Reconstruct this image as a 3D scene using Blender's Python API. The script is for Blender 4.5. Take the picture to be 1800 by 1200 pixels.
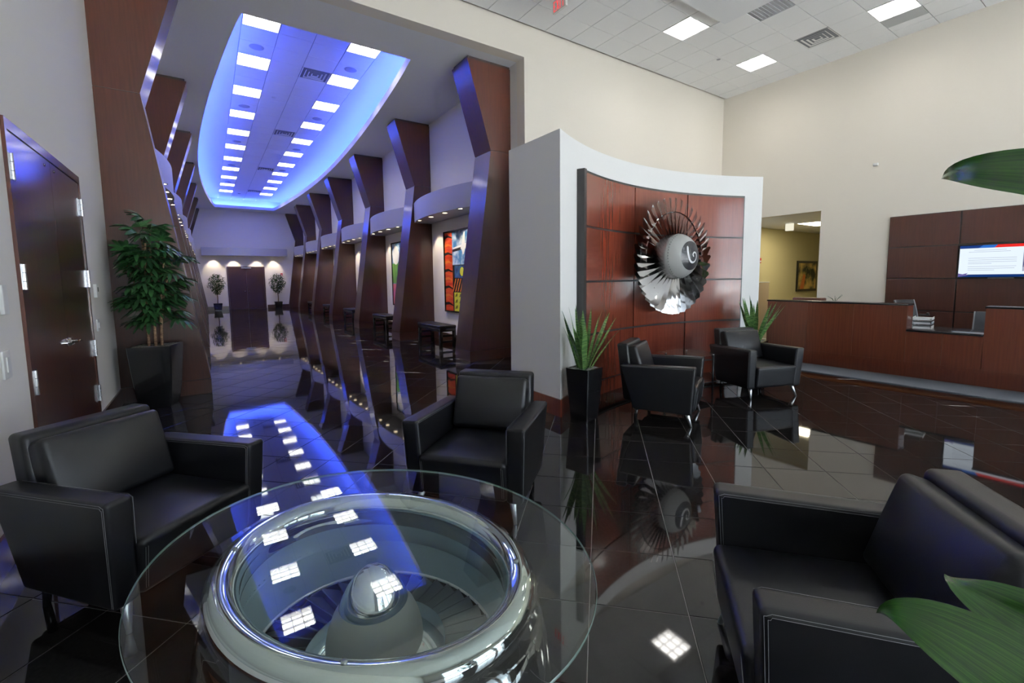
import bpy, bmesh, math, random
from mathutils import Vector, Matrix, Euler
for o in list(bpy.data.objects):
    bpy.data.objects.remove(o, do_unlink=True)
SC = bpy.context.scene
COL = SC.collection
rnd = random.Random(7)
PI = math.pi
R = math.radians

# ------------------------------------------------------------------ camera
EYE = 1.6
F_PX, PY0 = 792.68, 564.98
YAW, PITCH, ROLL = R(33.938), R(5.4055), R(-0.6442)
fw = Vector((math.sin(YAW)*math.cos(PITCH), math.cos(YAW)*math.cos(PITCH), -math.sin(PITCH)))
rt0 = Vector((math.cos(YAW), -math.sin(YAW), 0))
up0 = rt0.cross(fw)
rt = math.cos(ROLL)*rt0 + math.sin(ROLL)*up0
up = -math.sin(ROLL)*rt0 + math.cos(ROLL)*up0
cam_d = bpy.data.cameras.new('camera')
cam = bpy.data.objects.new('camera', cam_d)
COL.objects.link(cam)
cam_d.sensor_fit = 'HORIZONTAL'
cam_d.sensor_width = 36.0
cam_d.lens = F_PX/1800*36.0
cam_d.shift_y = -(600-PY0)/1800
cam_d.clip_start = 0.03
cam_d.clip_end = 200
cam.matrix_world = Matrix(((rt.x, up.x, -fw.x, 0), (rt.y, up.y, -fw.y, 0), (rt.z, up.z, -fw.z, EYE), (0, 0, 0, 1)))
SC.camera = cam

def pix(p):
    v = Vector(p) - Vector((0, 0, EYE))
    z = v.dot(fw)
    if z < 0.05:
        return None
    return (900 + F_PX*v.dot(rt)/z, PY0 - F_PX*v.dot(up)/z, z)

# ------------------------------------------------------------------ world, exposure, window portals
SC.view_settings.view_transform = 'Standard'
SC.view_settings.look = 'None'
SC.view_settings.gamma = 1.0
SC.view_settings.use_curve_mapping = False
SC.view_settings.exposure = 0.0
W = bpy.data.worlds.new('world')
SC.world = W
W.use_nodes = True
_bg = W.node_tree.nodes['Background']
_bg.inputs[0].default_value = (0.80, 0.89, 1.0, 1)
_bg.inputs[1].default_value = 5.5
TROFFER_LOBBY = 22.0
TROFFER_HALL = 20.0
COVE = 125.0
SPOT_W = 55.0
WIN_Y = -5.0
WINDOWS = [(0.3, 2.7), (3.1, 5.5), (5.9, 8.3), (8.7, 11.1)]  # unseen windows, added to bring daylight into the lobby
WIN_Z = (0.15, 4.2)
sun_d = bpy.data.lights.new('sun', 'SUN')
sun_d.energy = 330.0  # sun added to light the outside pavement for bounce onto the ceiling
sun_d.angle = R(.6)
sun_o = bpy.data.objects.new('sun', sun_d)
sun_o.rotation_euler = Vector((-.45, -.30, -.85)).to_track_quat('-Z', 'Y').to_euler()
COL.objects.link(sun_o)
for (a, b) in WINDOWS:
    ld = bpy.data.lights.new('window_portal', 'AREA')
    ld.shape = 'RECTANGLE'
    ld.size, ld.size_y = b-a, WIN_Z[1]-WIN_Z[0]
    ld.cycles.is_portal = True
    lo = bpy.data.objects.new('window_portal', ld)
    lo.location = ((a+b)/2, WIN_Y-0.12, sum(WIN_Z)/2)
    lo.rotation_euler = (R(90), 0, 0)      # -Z axis of the lamp looks towards +Y
    COL.objects.link(lo)

# ------------------------------------------------------------------ helpers: meshes
class MB:
    def __init__(s):
        s.v = []; s.f = []
    def add(s, vs, fs, M=None):
        o = len(s.v)
        s.v += [tuple(M @ Vector(p)) if M is not None else tuple(p) for p in vs]
        s.f += [tuple(i+o for i in f) for f in fs]
        return s
    def box(s, x0, x1, y0, y1, z0, z1, M=None):
        vs = [(x0,y0,z0),(x1,y0,z0),(x1,y1,z0),(x0,y1,z0),(x0,y0,z1),(x1,y0,z1),(x1,y1,z1),(x0,y1,z1)]
        return s.add(vs, [(0,3,2,1),(4,5,6,7),(0,1,5,4),(1,2,6,5),(2,3,7,6),(3,0,4,7)], M)
    def rbox(s, x0, x1, y0, y1, z0, z1, r=.02, seg=2, n=2, M=None, fn=None):
        c = [(x0+x1)/2, (y0+y1)/2, (z0+z1)/2]
        h = [(x1-x0)/2, (y1-y0)/2, (z1-z0)/2]
        r = min([r]+[q*.99 for q in h])
        co = []
        for k in range(3):
            i = h[k]-r
            e = [i + r*math.tan(PI/4*j/seg) for j in range(seg, 0, -1)]
            co.append([-q for q in e] + [-i + 2*i*j/n for j in range(n+1)] + e[::-1])
        idx = {}
        vs = []
        fs = []
        m = len(co[0])
        def vid(a, b, cc):
            k = (a, b, cc)
            if k not in idx:
                p = [co[0][a], co[1][b], co[2][cc]]
                q = [max(-(h[t]-r), min(h[t]-r, p[t])) for t in range(3)]
                d = Vector([p[t]-q[t] for t in range(3)])
                if d.length > 1e-9:
                    d.normalize()
                w = [c[t]+q[t]+d[t]*r for t in range(3)]
                idx[k] = len(vs)
                vs.append(fn(*w) if fn else tuple(w))
            return idx[k]
        L = m-1
        for i in range(L):
            for j in range(L):
                fs.append((vid(i,j,0), vid(i,j+1,0), vid(i+1,j+1,0), vid(i+1,j,0)))
                fs.append((vid(i,j,L), vid(i+1,j,L), vid(i+1,j+1,L), vid(i,j+1,L)))
                fs.append((vid(i,0,j), vid(i+1,0,j), vid(i+1,0,j+1), vid(i,0,j+1)))
                fs.append((vid(i,L,j), vid(i,L,j+1), vid(i+1,L,j+1), vid(i+1,L,j)))
                fs.append((vid(0,i,j), vid(0,i,j+1), vid(0,i+1,j+1), vid(0,i+1,j)))
                fs.append((vid(L,i,j), vid(L,i+1,j), vid(L,i+1,j+1), vid(L,i,j+1)))
        return s.add(vs, fs, M)
    def prism(s, poly, z0, z1, M=None):
        n = len(poly)
        vs = [(x, y, z0) for x, y in poly] + [(x, y, z1) for x, y in poly]
        fs = [tuple(range(n))[::-1], tuple(range(n, 2*n))]
        fs += [(i, (i+1) % n, n+(i+1) % n, n+i) for i in range(n)]
        return s.add(vs, fs, M)
    def tube(s, path, rad, seg=8, M=None, cap=True):
        P = [Vector(p) for p in path]
        n = len(P)
        if not isinstance(rad, (list, tuple)):
            rad = [rad]*n
        vs = []; fs = []
        prev = None
        for i in range(n):
            t = (P[min(i+1, n-1)]-P[max(i-1, 0)])
            t = t.normalized() if t.length > 1e-9 else Vector((0, 0, 1))
            if prev is None:
                a = Vector((0, 0, 1)) if abs(t.z) < .9 else Vector((1, 0, 0))
                u = t.cross(a).normalized()
            else:
                u = (prev - t*prev.dot(t))
                u = u.normalized() if u.length > 1e-6 else t.orthogonal().normalized()
            prev = u
            w = t.cross(u)
            for k in range(seg):
                a = 2*PI*k/seg
                vs.append(P[i]+(u*math.cos(a)+w*math.sin(a))*rad[i])
        for i in range(n-1):
            for k in range(seg):
                a = i*seg+k; b = i*seg+(k+1) % seg
                fs.append((a, b, b+seg, a+seg))
        if cap:
            fs.append(tuple(range(seg))[::-1])
            fs.append(tuple(range((n-1)*seg, n*seg)))
        return s.add(vs, fs, M)
    def lathe(s, prof, seg=48, M=None, sx=1, sy=1, closed=False):
        # prof: (radius, z) or (rx, ry, z)
        vs = []; fs = []
        n = len(prof)
        for p in prof:
            rx, ry, z = (p[0], p[0], p[1]) if len(p) == 2 else p
            for k in range(seg):
                a = 2*PI*k/seg
                vs.append((rx*sx*math.cos(a), ry*sy*math.sin(a), z))
        m = n if closed else n-1
        for i in range(m):
            j = (i+1) % n
            for k in range(seg):
                k2 = (k+1) % seg
                fs.append((i*seg+k, i*seg+k2, j*seg+k2, j*seg+k))
        return s.add(vs, fs, M)
    def grid(s, pts, M=None):
        h = len(pts); w = len(pts[0])
        vs = [p for row in pts for p in row]
        fs = [(i*w+j, i*w+j+1, (i+1)*w+j+1, (i+1)*w+j) for i in range(h-1) for j in range(w-1)]
        return s.add(vs, fs, M)
    def mesh(s, name, mat, smooth=False):
        me = bpy.data.meshes.new(name)
        me.from_pydata(s.v, [], s.f)
        bm = bmesh.new(); bm.from_mesh(me)
        bmesh.ops.recalc_face_normals(bm, faces=bm.faces)
        bm.to_mesh(me); bm.free()
        if mat:
            me.materials.append(mat)
        if smooth == 'auto':
            me.polygons.foreach_set('use_smooth', [True]*len(me.polygons))
            me.set_sharp_from_angle(angle=R(32))
        elif smooth:
            me.polygons.foreach_set('use_smooth', [True]*len(me.polygons))
        me.update()
        return me
    def build(s, name, mat, parent=None, smooth=False, loc=None, rot=None):
        return link(name, s.mesh(name, mat, smooth), parent, loc, rot)

def link(name, data, parent=None, loc=None, rot=None):
    o = bpy.data.objects.new(name, data)
    COL.objects.link(o)
    if parent is not None:
        o.parent = parent
    if loc is not None:
        o.location = loc
    if rot is not None:
        o.rotation_euler = rot
    return o

def tag(o, label, cat, group=None, kind=None):
    o['label'] = label
    o['category'] = cat
    if group:
        o['group'] = group
    if kind:
        o['kind'] = kind
    return o

def struct(o, label, cat):
    return tag(o, label, cat, None, 'structure')

def thing(name, label, cat, loc=(0, 0, 0), rz=0, group=None):
    o = link(name, None, None, loc, (0, 0, rz))
    return tag(o, label, cat, group)

def dup(src, loc, rz=None, label=None, parent=None):
    c = src.copy()
    COL.objects.link(c)
    if loc is not None:
        c.location = loc
    if rz is not None:
        c.rotation_euler = (src.rotation_euler.x, src.rotation_euler.y, rz)
    if label:
        c['label'] = label
    if parent is not None:
        c.parent = parent
    for ch in [q for q in src.children]:
        dup(ch, None, None, None, c)
    return c

ORD = ['first', 'second', 'third', 'fourth', 'fifth', 'sixth', 'seventh', 'eighth', 'ninth', 'tenth', 'eleventh', 'twelfth']

# ------------------------------------------------------------------ helpers: materials
def mat(name, col, rough=.5, metal=0.0, spec=.5, coat=0.0, coat_r=.05, ior=1.5, emit=None, estr=0.0):
    m = bpy.data.materials.new(name)
    m.use_nodes = True
    b = m.node_tree.nodes['Principled BSDF']
    b.inputs['Base Color'].default_value = (*col, 1)
    b.inputs['Roughness'].default_value = rough
    b.inputs['Metallic'].default_value = metal
    b.inputs['Specular IOR Level'].default_value = spec
    b.inputs['Coat Weight'].default_value = coat
    b.inputs['Coat Roughness'].default_value = coat_r
    b.inputs['IOR'].default_value = ior
    if emit:
        b.inputs['Emission Color'].default_value = (*emit, 1)
        b.inputs['Emission Strength'].default_value = estr
    return m

def nodes(m):
    return m.node_tree, m.node_tree.nodes, m.node_tree.links, m.node_tree.nodes['Principled BSDF']

def noise_color(m, c1, c2, scale=(1, 1, 1), nscale=5, detail=4, lo=.35, hi=.65, coord='Object'):
    t, N, L, b = nodes(m)
    tc = N.new('ShaderNodeTexCoord')
    mp = N.new('ShaderNodeMapping')
    mp.inputs['Scale'].default_value = scale
    nz = N.new('ShaderNodeTexNoise')
    nz.inputs['Scale'].default_value = nscale
    nz.inputs['Detail'].default_value = detail
    cr = N.new('ShaderNodeValToRGB')
    cr.color_ramp.elements[0].position = lo
    cr.color_ramp.elements[1].position = hi
    cr.color_ramp.elements[0].color = (*c1, 1)
    cr.color_ramp.elements[1].color = (*c2, 1)
    L.new(tc.outputs[coord], mp.inputs[0]); L.new(mp.outputs[0], nz.inputs['Vector'])
    L.new(nz.outputs['Fac'], cr.inputs[0]); L.new(cr.outputs[0], b.inputs['Base Color'])
    return m

def add_bump(m, nscale, strength, dist=.002, detail=3, scale=(1, 1, 1)):
    t, N, L, b = nodes(m)
    tc = N.new('ShaderNodeTexCoord')
    mp = N.new('ShaderNodeMapping')
    mp.inputs['Scale'].default_value = scale
    nz = N.new('ShaderNodeTexNoise')
    nz.inputs['Scale'].default_value = nscale
    nz.inputs['Detail'].default_value = detail
    bp = N.new('ShaderNodeBump')
    bp.inputs['Strength'].default_value = strength
    bp.inputs['Distance'].default_value = dist
    L.new(tc.outputs['Object'], mp.inputs[0]); L.new(mp.outputs[0], nz.inputs['Vector'])
    L.new(nz.outputs['Fac'], bp.inputs['Height']); L.new(bp.outputs[0], b.inputs['Normal'])
    return m

def wood(name, c1, c2, rough=.3, coat=.3, coat_r=.12, scale=(14, 14, .7), nscale=3.0):
    m = mat(name, c1, rough, coat=coat, coat_r=coat_r)
    return noise_color(m, c1, c2, scale, nscale, 6, .3, .7)

def emitter(name, col, s):
    m = bpy.data.materials.new(name)
    m.use_nodes = True
    N = m.node_tree.nodes
    N.remove(N['Principled BSDF'])
    e = N.new('ShaderNodeEmission')
    e.inputs[0].default_value = (*col, 1)
    e.inputs[1].default_value = s
    m.node_tree.links.new(e.outputs[0], N['Material Output'].inputs[0])
    return m

def clear_glass(name, tint, rough=0.0, ior=1.5):
    m = bpy.data.materials.new(name)
    m.use_nodes = True
    N = m.node_tree.nodes; L = m.node_tree.links
    N.remove(N['Principled BSDF'])
    tr = N.new('ShaderNodeBsdfTransparent'); tr.inputs[0].default_value = (*tint, 1)
    gl = N.new('ShaderNodeBsdfGlossy'); gl.inputs['Roughness'].default_value = rough
    fr = N.new('ShaderNodeFresnel')
    ge = N.new('ShaderNodeNewGeometry')
    mi = N.new('ShaderNodeMapRange')           # same reflectance seen from both faces of the sheet
    mi.inputs['To Min'].default_value = ior; mi.inputs['To Max'].default_value = 1/ior
    L.new(ge.outputs['Backfacing'], mi.inputs['Value']); L.new(mi.outputs[0], fr.inputs[0])
    mx = N.new('ShaderNodeMixShader')
    L.new(fr.outputs[0], mx.inputs[0]); L.new(tr.outputs[0], mx.inputs[1]); L.new(gl.outputs[0], mx.inputs[2])
    L.new(mx.outputs[0], N['Material Output'].inputs[0])
    return m

M_wall = add_bump(mat('painted_plaster_white', (.80, .775, .735), .75), 180, .08, .001)
M_beige = add_bump(mat('painted_plaster_beige', (.80, .745, .655), .75), 180, .08, .001)
M_feature = add_bump(mat('painted_plaster_bright', (.90, .89, .865), .7), 180, .08, .001)
M_ceil = mat('ceiling_paint', (.84, .85, .87), .8)
M_tile_c = add_bump(mat('ceiling_tile_board', (.90, .905, .91), .85), 90, .25, .002)
M_grid = mat('ceiling_grid_metal', (.42, .43, .46), .6)
M_cove = mat('cove_paint', (.88, .88, .90), .7)
M_granite = mat('black_granite', (.012, .011, .011), .035, spec=.62)
noise_color(M_granite, (.008, .007, .007), (.024, .020, .018), (1, 1, 1), 60, 3, .4, .75)
M_grout = mat('grout', (.34, .32, .31), .8)
M_col = wood('column_veneer', (.041, .0108, .0054), (.062, .0170, .0082), .30, .40, .10)
M_red = wood('cherry_panel_veneer', (.110, .019, .0095), (.155, .033, .017), .24, .6, .10)
M_desk = wood('desk_veneer', (.085, .020, .0095), (.125, .033, .015), .3, .45, .12)
M_dark = wood('dark_panel_veneer', (.040, .012, .0075), (.058, .018, .011), .35, .35, .15)
M_fdoor = wood('far_door_veneer', (.034, .011, .009), (.046, .016, .012), .55, 0, .3)
M_door = wood('door_veneer', (.050, .0135, .008), (.088, .025, .013), .28, .9, .13)
M_black = mat('black_lacquer', (.010, .010, .011), .25, coat=.5, coat_r=.08)
M_frame = mat('black_reveal', (.018, .017, .018), .45)
M_leather = add_bump(mat('black_leather', (.0085, .0085, .0105), .35, spec=.42), 260, .22, .0012, 4)
M_thread = mat('grey_thread', (.24, .24, .25), .7)
M_chrome = mat('chrome', (.80, .81, .83), .06, 1.0)
M_legs = mat('satin_chrome', (.90, .91, .93), .36, 1.0)
M_alu = mat('brushed_aluminium', (.62, .62, .63), .28, 1.0)
M_polish = mat('polished_aluminium', (.84, .86, .87), .055, 1.0)
M_nacelle = mat('nacelle_white_paint', (.66, .71, .69), .22, coat=.6, coat_r=.06)
M_liner = add_bump(mat('inlet_liner_paint', (.33, .43, .49), .32, spec=.5, coat=.3, coat_r=.2), 40, .05)
M_blade_d = mat('dark_fan_blade', (.14, .165, .18), .35, .6)
M_glass = clear_glass('table_glass', (.93, .97, .95))
M_pane = clear_glass('window_glass', (.94, .96, .97))
M_blade = mat('titanium_blade', (.72, .71, .70), .10, 1.0)
M_spin = mat('spinner_grey_paint', (.46, .465, .445), .4, spec=.4)
M_tip = mat('spinner_black_rubber', (.030, .032, .037), .35)
M_white = mat('white_paint_mark', (.85, .85, .85), .5)
M_plastic = mat('white_plastic', (.78, .78, .76), .4)
M_gravel = add_bump(noise_color(mat('grey_gravel', (.3, .3, .3), .9), (.10, .10, .10), (.42, .41, .40), (1, 1, 1), 90, 2, .35, .65), 120, 1.0, .01)
M_moss = add_bump(noise_color(mat('dried_moss', (.3, .3, .3), .9), (.06, .055, .045), (.26, .24, .20), (1, 1, 1), 60, 3, .35, .65), 90, 1.0, .01)
M_fix = mat('valance_satin_metal', (.46, .46, .52), .38, .35)
M_lamp = emitter('warm_downlight', (1.0, .82, .55), 6)
M_cane = noise_color(mat('palm_cane', (.3, .15, .08), .7), (.11, .05, .028), (.40, .24, .14), (6, 6, 30), 2, 3)
M_frond = noise_color(mat('palm_leaf', (.03, .12, .03), .38, spec=.4), (.012, .052, .017), (.034, .118, .030), (1, 1, 1), 7, 2)
M_ficus = noise_color(mat('ficus_leaf', (.03, .1, .03), .7, spec=.2), (.012, .045, .012), (.040, .095, .028), (1, 1, 1), 20, 2)
M_trunk = mat('ficus_trunk', (.22, .15, .10), .8)
M_carpet = add_bump(noise_color(mat('grey_mat', (.13, .15, .18), .95), (.10, .115, .14), (.19, .21, .24), (1, 1, 1), 150, 2), 300, .6, .004)
M_troffer = emitter('troffer_lens_lobby', (1.0, .97, .92), TROFFER_LOBBY)
M_troffer_h = emitter('troffer_lens_hall', (1.0, .98, .96), TROFFER_HALL)
M_louver = mat('louver_white_metal', (.80, .80, .80), .3, .2)
M_led = emitter('blue_led_strip', (.040, .095, 1.0), COVE)
M_steel = mat('hinge_steel', (.66, .66, .67), .22, 1.0)
M_grey_fab = add_bump(mat('grey_office_mesh', (.085, .09, .10), .8), 200, .4, .002)
M_counter = mat('black_counter', (.016, .016, .019), .22, coat=.3)

def snake_mat():
    m = mat('snake_plant_leaf', (.1, .2, .06), .42, spec=.4)
    t, N, L, b = nodes(m)
    tc = N.new('ShaderNodeTexCoord')
    mp = N.new('ShaderNodeMapping'); mp.inputs['Scale'].default_value = (2.5, 2.5, 16)
    nz = N.new('ShaderNodeTexNoise'); nz.inputs['Scale'].default_value = 3.5; nz.inputs['Detail'].default_value = 3
    cr = N.new('ShaderNodeValToRGB')
    cr.color_ramp.elements[0].position = .42; cr.color_ramp.elements[0].color = (.045, .13, .035, 1)
    cr.color_ramp.elements[1].position = .60; cr.color_ramp.elements[1].color = (.17, .30, .09, 1)
    L.new(tc.outputs['Object'], mp.inputs[0]); L.new(mp.outputs[0], nz.inputs[0]); L.new(nz.outputs[0], cr.inputs[0])
    L.new(cr.outputs[0], b.inputs['Base Color'])
    return m
M_snake = snake_mat()

def aspidistra_mat():
    m = mat('broad_leaf', (.05, .2, .02), .24, spec=.6)
    t, N, L, b = nodes(m)
    uv = N.new('ShaderNodeUVMap')
    mp = N.new('ShaderNodeMapping'); mp.inputs['Scale'].default_value = (1.2, 26, 1)
    nz = N.new('ShaderNodeTexNoise'); nz.inputs['Scale'].default_value = 2.2; nz.inputs['Detail'].default_value = 3
    cr = N.new('ShaderNodeValToRGB')
    cr.color_ramp.elements[0].position = .36; cr.color_ramp.elements[0].color = (.013, .052, .008, 1)
    cr.color_ramp.elements[1].position = .68; cr.color_ramp.elements[1].color = (.034, .115, .013, 1)
    L.new(uv.outputs[0], mp.inputs[0]); L.new(mp.outputs[0], nz.inputs[0]); L.new(nz.outputs[0], cr.inputs[0])
    L.new(cr.outputs[0], b.inputs['Base Color'])
    return m
M_broad = aspidistra_mat()

# ------------------------------------------------------------------ dimensions (metres)
XL, XH, XR = -1.035, 5.15, 11.66           # door wall, hall's right wall, reception wall
YP, YE = 7.15, 30.93                       # portal wall plane, end of the hall
ZH, ZC = 5.70, 6.26                        # hall ceiling, lobby ceiling
XC = 2.057                                 # middle of the hall
COLY_R = [7.63 + 3.86*k for k in range(7)]
COLY_L = [7.80] + [7.72 + 3.86*k for k in range(1, 7)]
CD = 0.62                                  # depth of a column along the hall

# ------------------------------------------------------------------ floor of granite tiles laid diagonally
floor = MB().box(XL-.3, XR+.3, WIN_Y-.3, YP+.2, -.25, -.0035).box(XL-.3, XH+.3, YP+.2, YE+.2, -.25, -.0035).build('floor', M_grout)
struct(floor, 'glossy black granite tile floor laid diagonally with thin pale joints', 'floor')
PT = .466
Q = math.sqrt(.5)
def uv2xy(u, v):
    return ((u+v)*Q, (v-u)*Q)
RECTS = [(XL, XR, WIN_Y, YP), (XL, XH, YP, YE)]
def inside(x, y):
    return any(a <= x <= b and c <= y <= d for a, b, c, d in RECTS)
def clip(poly, rect):
    a, b, c, d = rect
    for ax, lim, sg in ((0, a, 1), (0, b, -1), (1, c, 1), (1, d, -1)):
        out = []
        for i in range(len(poly)):
            p, q = poly[i], poly[(i+1) % len(poly)]
            ip = (p[ax]-lim)*sg >= 0; iq = (q[ax]-lim)*sg >= 0
            if ip: out.append(p)
            if ip != iq:
                t = (lim-p[ax])/(q[ax]-p[ax])
                out.append((p[0]+t*(q[0]-p[0]), p[1]+t*(q[1]-p[1])))
        poly = out
        if len(poly) < 3:
            return []
    return poly
full, part = [], []
HT = PT/2-.0024
for i in range(-60, 70):
    for j in range(-60, 80):
        u = -.04 + PT*(i+.5); v = 2.119 + PT*(j+.5)
        cx, cy = uv2xy(u, v)
        if not (XL-.5 < cx < XR+.5 and WIN_Y-.5 < cy < YE+.5):
            continue
        cs = [uv2xy(u+a*HT, v+b*HT) for a, b in ((-1,-1),(1,-1),(1,1),(-1,1))]
        ins = [inside(*c) for c in cs]
        if all(ins):
            pp = [pix((x, y, 0)) for x, y in cs]
            area = 0
            if all(pp):
                c0 = pix((cx, cy, 0))
                if -60 < c0[0] < 1860 and -60 < c0[1] < 1260:
                    area = abs(sum(pp[k][0]*pp[(k+1) % 4][1]-pp[(k+1) % 4][0]*pp[k][1] for k in range(4)))/2
            full.append((area, cx, cy))
        elif any(ins):
            for rc in RECTS:
                pl = clip(cs, rc)
                if pl: part.append(pl)
full.sort(reverse=True)
def tile_geo(mb, poly, tilt=(0, 0), z=0):
    n = len(poly)
    mx = sum(p[0] for p in poly)/n; my = sum(p[1] for p in poly)/n
    def zz(x, y): return z + (x-mx)*tilt[0] + (y-my)*tilt[1]
    e = .0022
    inn = []
    for x, y in poly:
        d = math.hypot(x-mx, y-my) or 1
        inn.append((x-(x-mx)/d*e, y-(y-my)/d*e))
    vs = [(x, y, zz(x, y)) for x, y in inn] + [(x, y, zz(x, y)-.0012) for x, y in poly] + [(x, y, -.006) for x, y in poly]
    fs = [tuple(range(n))]
    for r_ in (0, 1):
        fs += [(r_*n+(i+1) % n, r_*n+i, (r_+1)*n+i, (r_+1)*n+(i+1) % n) for i in range(n)]
    mb.add(vs, fs)
sq = [uv2xy(a*HT, b*HT) for a, b in ((-1,-1),(1,-1),(1,1),(-1,1))]
mb = MB(); tile_geo(mb, sq)
tile_me = mb.mesh('floor_tile', M_granite)
SIG = .0007
for area, cx, cy in full[:295]:
    link('floor_tile', tile_me, floor, (cx, cy, 0), (rnd.gauss(0, SIG), rnd.gauss(0, SIG), 0))
mb = MB()
for area, cx, cy in full[295:]:
    s_ = SIG*1.6 if cy > 8 else SIG
    tile_geo(mb, [(x+cx, y+cy) for x, y in sq], (rnd.gauss(0, s_), rnd.gauss(0, s_)))
for pl in part:
    tile_geo(mb, pl)
o = mb.build('far_floor_tiles', M_granite, floor); o['kind'] = 'stuff'

# ------------------------------------------------------------------ walls
def wallbox(name, b, m, label):
    return struct(MB().box(*b).build(name, m), label, 'wall')
wl = MB().box(XL-.2, XL, WIN_Y, 4.30, 0, ZC+.2).box(XL-.2, XL, 6.37, YP, 0, ZC+.2).box(XL-.2, XL, 4.30, 6.37, 2.68, ZC+.2).box(XL-.2, XL, YP, YE, 0, ZH+.6)
struct(wl.build('wall_left', M_wall), 'pale plaster wall holding the tall dark double door', 'wall')
wr = MB().box(XR, XR+.2, WIN_Y, 4.71, 0, ZC+.2).box(XR, XR+.2, 6.15, YP+.2, 0, ZC+.2).box(XR, XR+.2, 4.71, 6.15, 3.06, ZC+.2)
struct(wr.build('wall_right', M_beige), 'tall beige reception wall with an open passage', 'wall')
wp = MB().box(XH, XR, YP, YP+.25, 0, ZC+.2).box(XL, XH, YP, YP+.25, ZH, ZC+.2)
struct(wp.build('wall_portal', M_beige), 'beige wall and header framing the opening to the hall', 'wall')
wallbox('wall_hall_right', (XH, XH+.2, YP+.25, YE, 0, ZH+.6), M_wall, 'pale hall wall behind the artworks and benches')
wallbox('wall_hall_end', (XL, XH, YE, YE+.2, 0, ZH+.6), M_wall, 'pale end wall of the hall around the far door')
wb = MB().box(XL, WINDOWS[0][0], WIN_Y-.2, WIN_Y, 0, ZC+.2).box(WINDOWS[-1][1], XR, WIN_Y-.2, WIN_Y, 0, ZC+.2)
wb.box(WINDOWS[0][0], WINDOWS[-1][1], WIN_Y-.2, WIN_Y, 0, WIN_Z[0]).box(WINDOWS[0][0], WINDOWS[-1][1], WIN_Y-.2, WIN_Y, WIN_Z[1], ZC+.2)
for k in range(3):
    wb.box(WINDOWS[k][1], WINDOWS[k+1][0], WIN_Y-.2, WIN_Y, WIN_Z[0], WIN_Z[1])
struct(wb.build('wall_rear', M_wall), 'plaster window wall of the lobby facing the hall', 'wall')
for k, (a, b) in enumerate(WINDOWS):
    f = MB()
    for x0, x1, z0, z1 in ((a, a+.06, *WIN_Z), (b-.06, b, *WIN_Z), (a, b, WIN_Z[0], WIN_Z[0]+.06), (a, b, WIN_Z[1]-.06, WIN_Z[1]), ((a+b)/2-.03, (a+b)/2+.03, *WIN_Z), (a, b, 2.5, 2.56)):
        f.box(x0, x1, WIN_Y-.13, WIN_Y-.07, z0, z1)
    w = f.build('window_%d' % (k+1), M_alu)
    struct(w, 'unseen aluminium framed lobby window added for daylight, %s from the door wall' % ORD[k], 'window')
    MB().box(a, b, WIN_Y-.105, WIN_Y-.095, *WIN_Z).build('pane', M_pane, w)
g = MB().box(-30, 40, -60, WIN_Y-.25, -.3, -.1).build('ground_bounce', mat('pavement', (.50, .50, .49), .9))  # unseen pavement, added to bounce sunlight up through the windows
struct(g, 'unseen grey pavement added outside the lobby windows to bounce sunlight in', 'ground')

# baseboards
def bb(name, b, label):
    return struct(MB().box(*b).build(name, M_col), label, 'baseboard')
bb('baseboard_left', (XL, XL+.018, WIN_Y, 4.24, 0, .205), 'dark wood baseboard along the door wall')
struct(MB().box(XL, XL+.018, 6.43, COLY_L[0], 0, .205).build('baseboard_left', M_col), 'short dark wood baseboard between double door and column', 'baseboard')
bb('baseboard_right', (XR-.018, XR, WIN_Y, 4.71, 0, .205), 'dark wood baseboard along the reception wall')
bb('baseboard_portal', (XH, XR, YP-.018, YP, 0, .205), 'dark wood baseboard along the beige portal wall')
bb('baseboard_hall_right', (XH-.018, XH, YP, YE, 0, .205), 'dark wood baseboard under the artworks')
bb('baseboard_hall_left', (XL, XL+.018, COLY_L[0], YE, 0, .205), 'dark wood baseboard on the hall side of the door wall')
b2 = MB().box(XL, .98, YE-.018, YE, 0, .205).box(2.98, XH, YE-.018, YE, 0, .205)
struct(b2.build('baseboard_hall_end', M_col), 'dark wood baseboard beside the far door', 'baseboard')

# ------------------------------------------------------------------ hall ceiling with curved tray and blue cove
def half(y):
    t = (y-8.37)/(30.05-8.37)
    h0, h1, hm = 1.36, 1.43, 2.05
    # smooth bulge through near end, middle and far end
    return h0*(1-t)+h1*t + (hm-(h0+h1)/2)*math.sin(PI*min(max(t, 0), 1))**.85
YN, YF = 8.37, 30.05
NS = 44
ys = [YN+(YF-YN)*i/NS for i in range(NS+1)]
cl = MB()
cl.box(XL, XH, YP+.25, YN, ZH, ZH+.02)
cl.box(XL, XH, YF, YE, ZH, ZH+.02)
for sgn in (-1, 1):
    for i in range(NS):
        e = XL if sgn < 0 else XH
        a, b = XC+sgn*half(ys[i]), XC+sgn*half(ys[i+1])
        cl.add([(e, ys[i], ZH), (a, ys[i], ZH), (b, ys[i+1], ZH), (e, ys[i+1], ZH)], [(0, 1, 2, 3)])
hall_ceiling = struct(cl.build('ceiling', M_ceil), 'white hall ceiling around the long curved light tray', 'ceiling')
LIP, LEDGE, ZT = ZH+.17, .42, 6.27
lip = MB()
rim_in = [(XC-half(y), y) for y in ys] + [(XC+half(y), y) for y in ys[::-1]]
def offs(d):
    return [(XC-half(y)-d, y) for y in ys] + [(XC+half(y)+d, y) for y in ys[::-1]]
def ring_faces(mb, A, za, B, zb, lo, hi, skip_end=False):
    n = len(A)
    vs = [(x, y, za) for x, y in A] + [(x, y, zb) for x, y in B]
    mb.add(vs, [(i, (i+1) % n, n+(i+1) % n, n+i) for i in range(n)])
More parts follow.
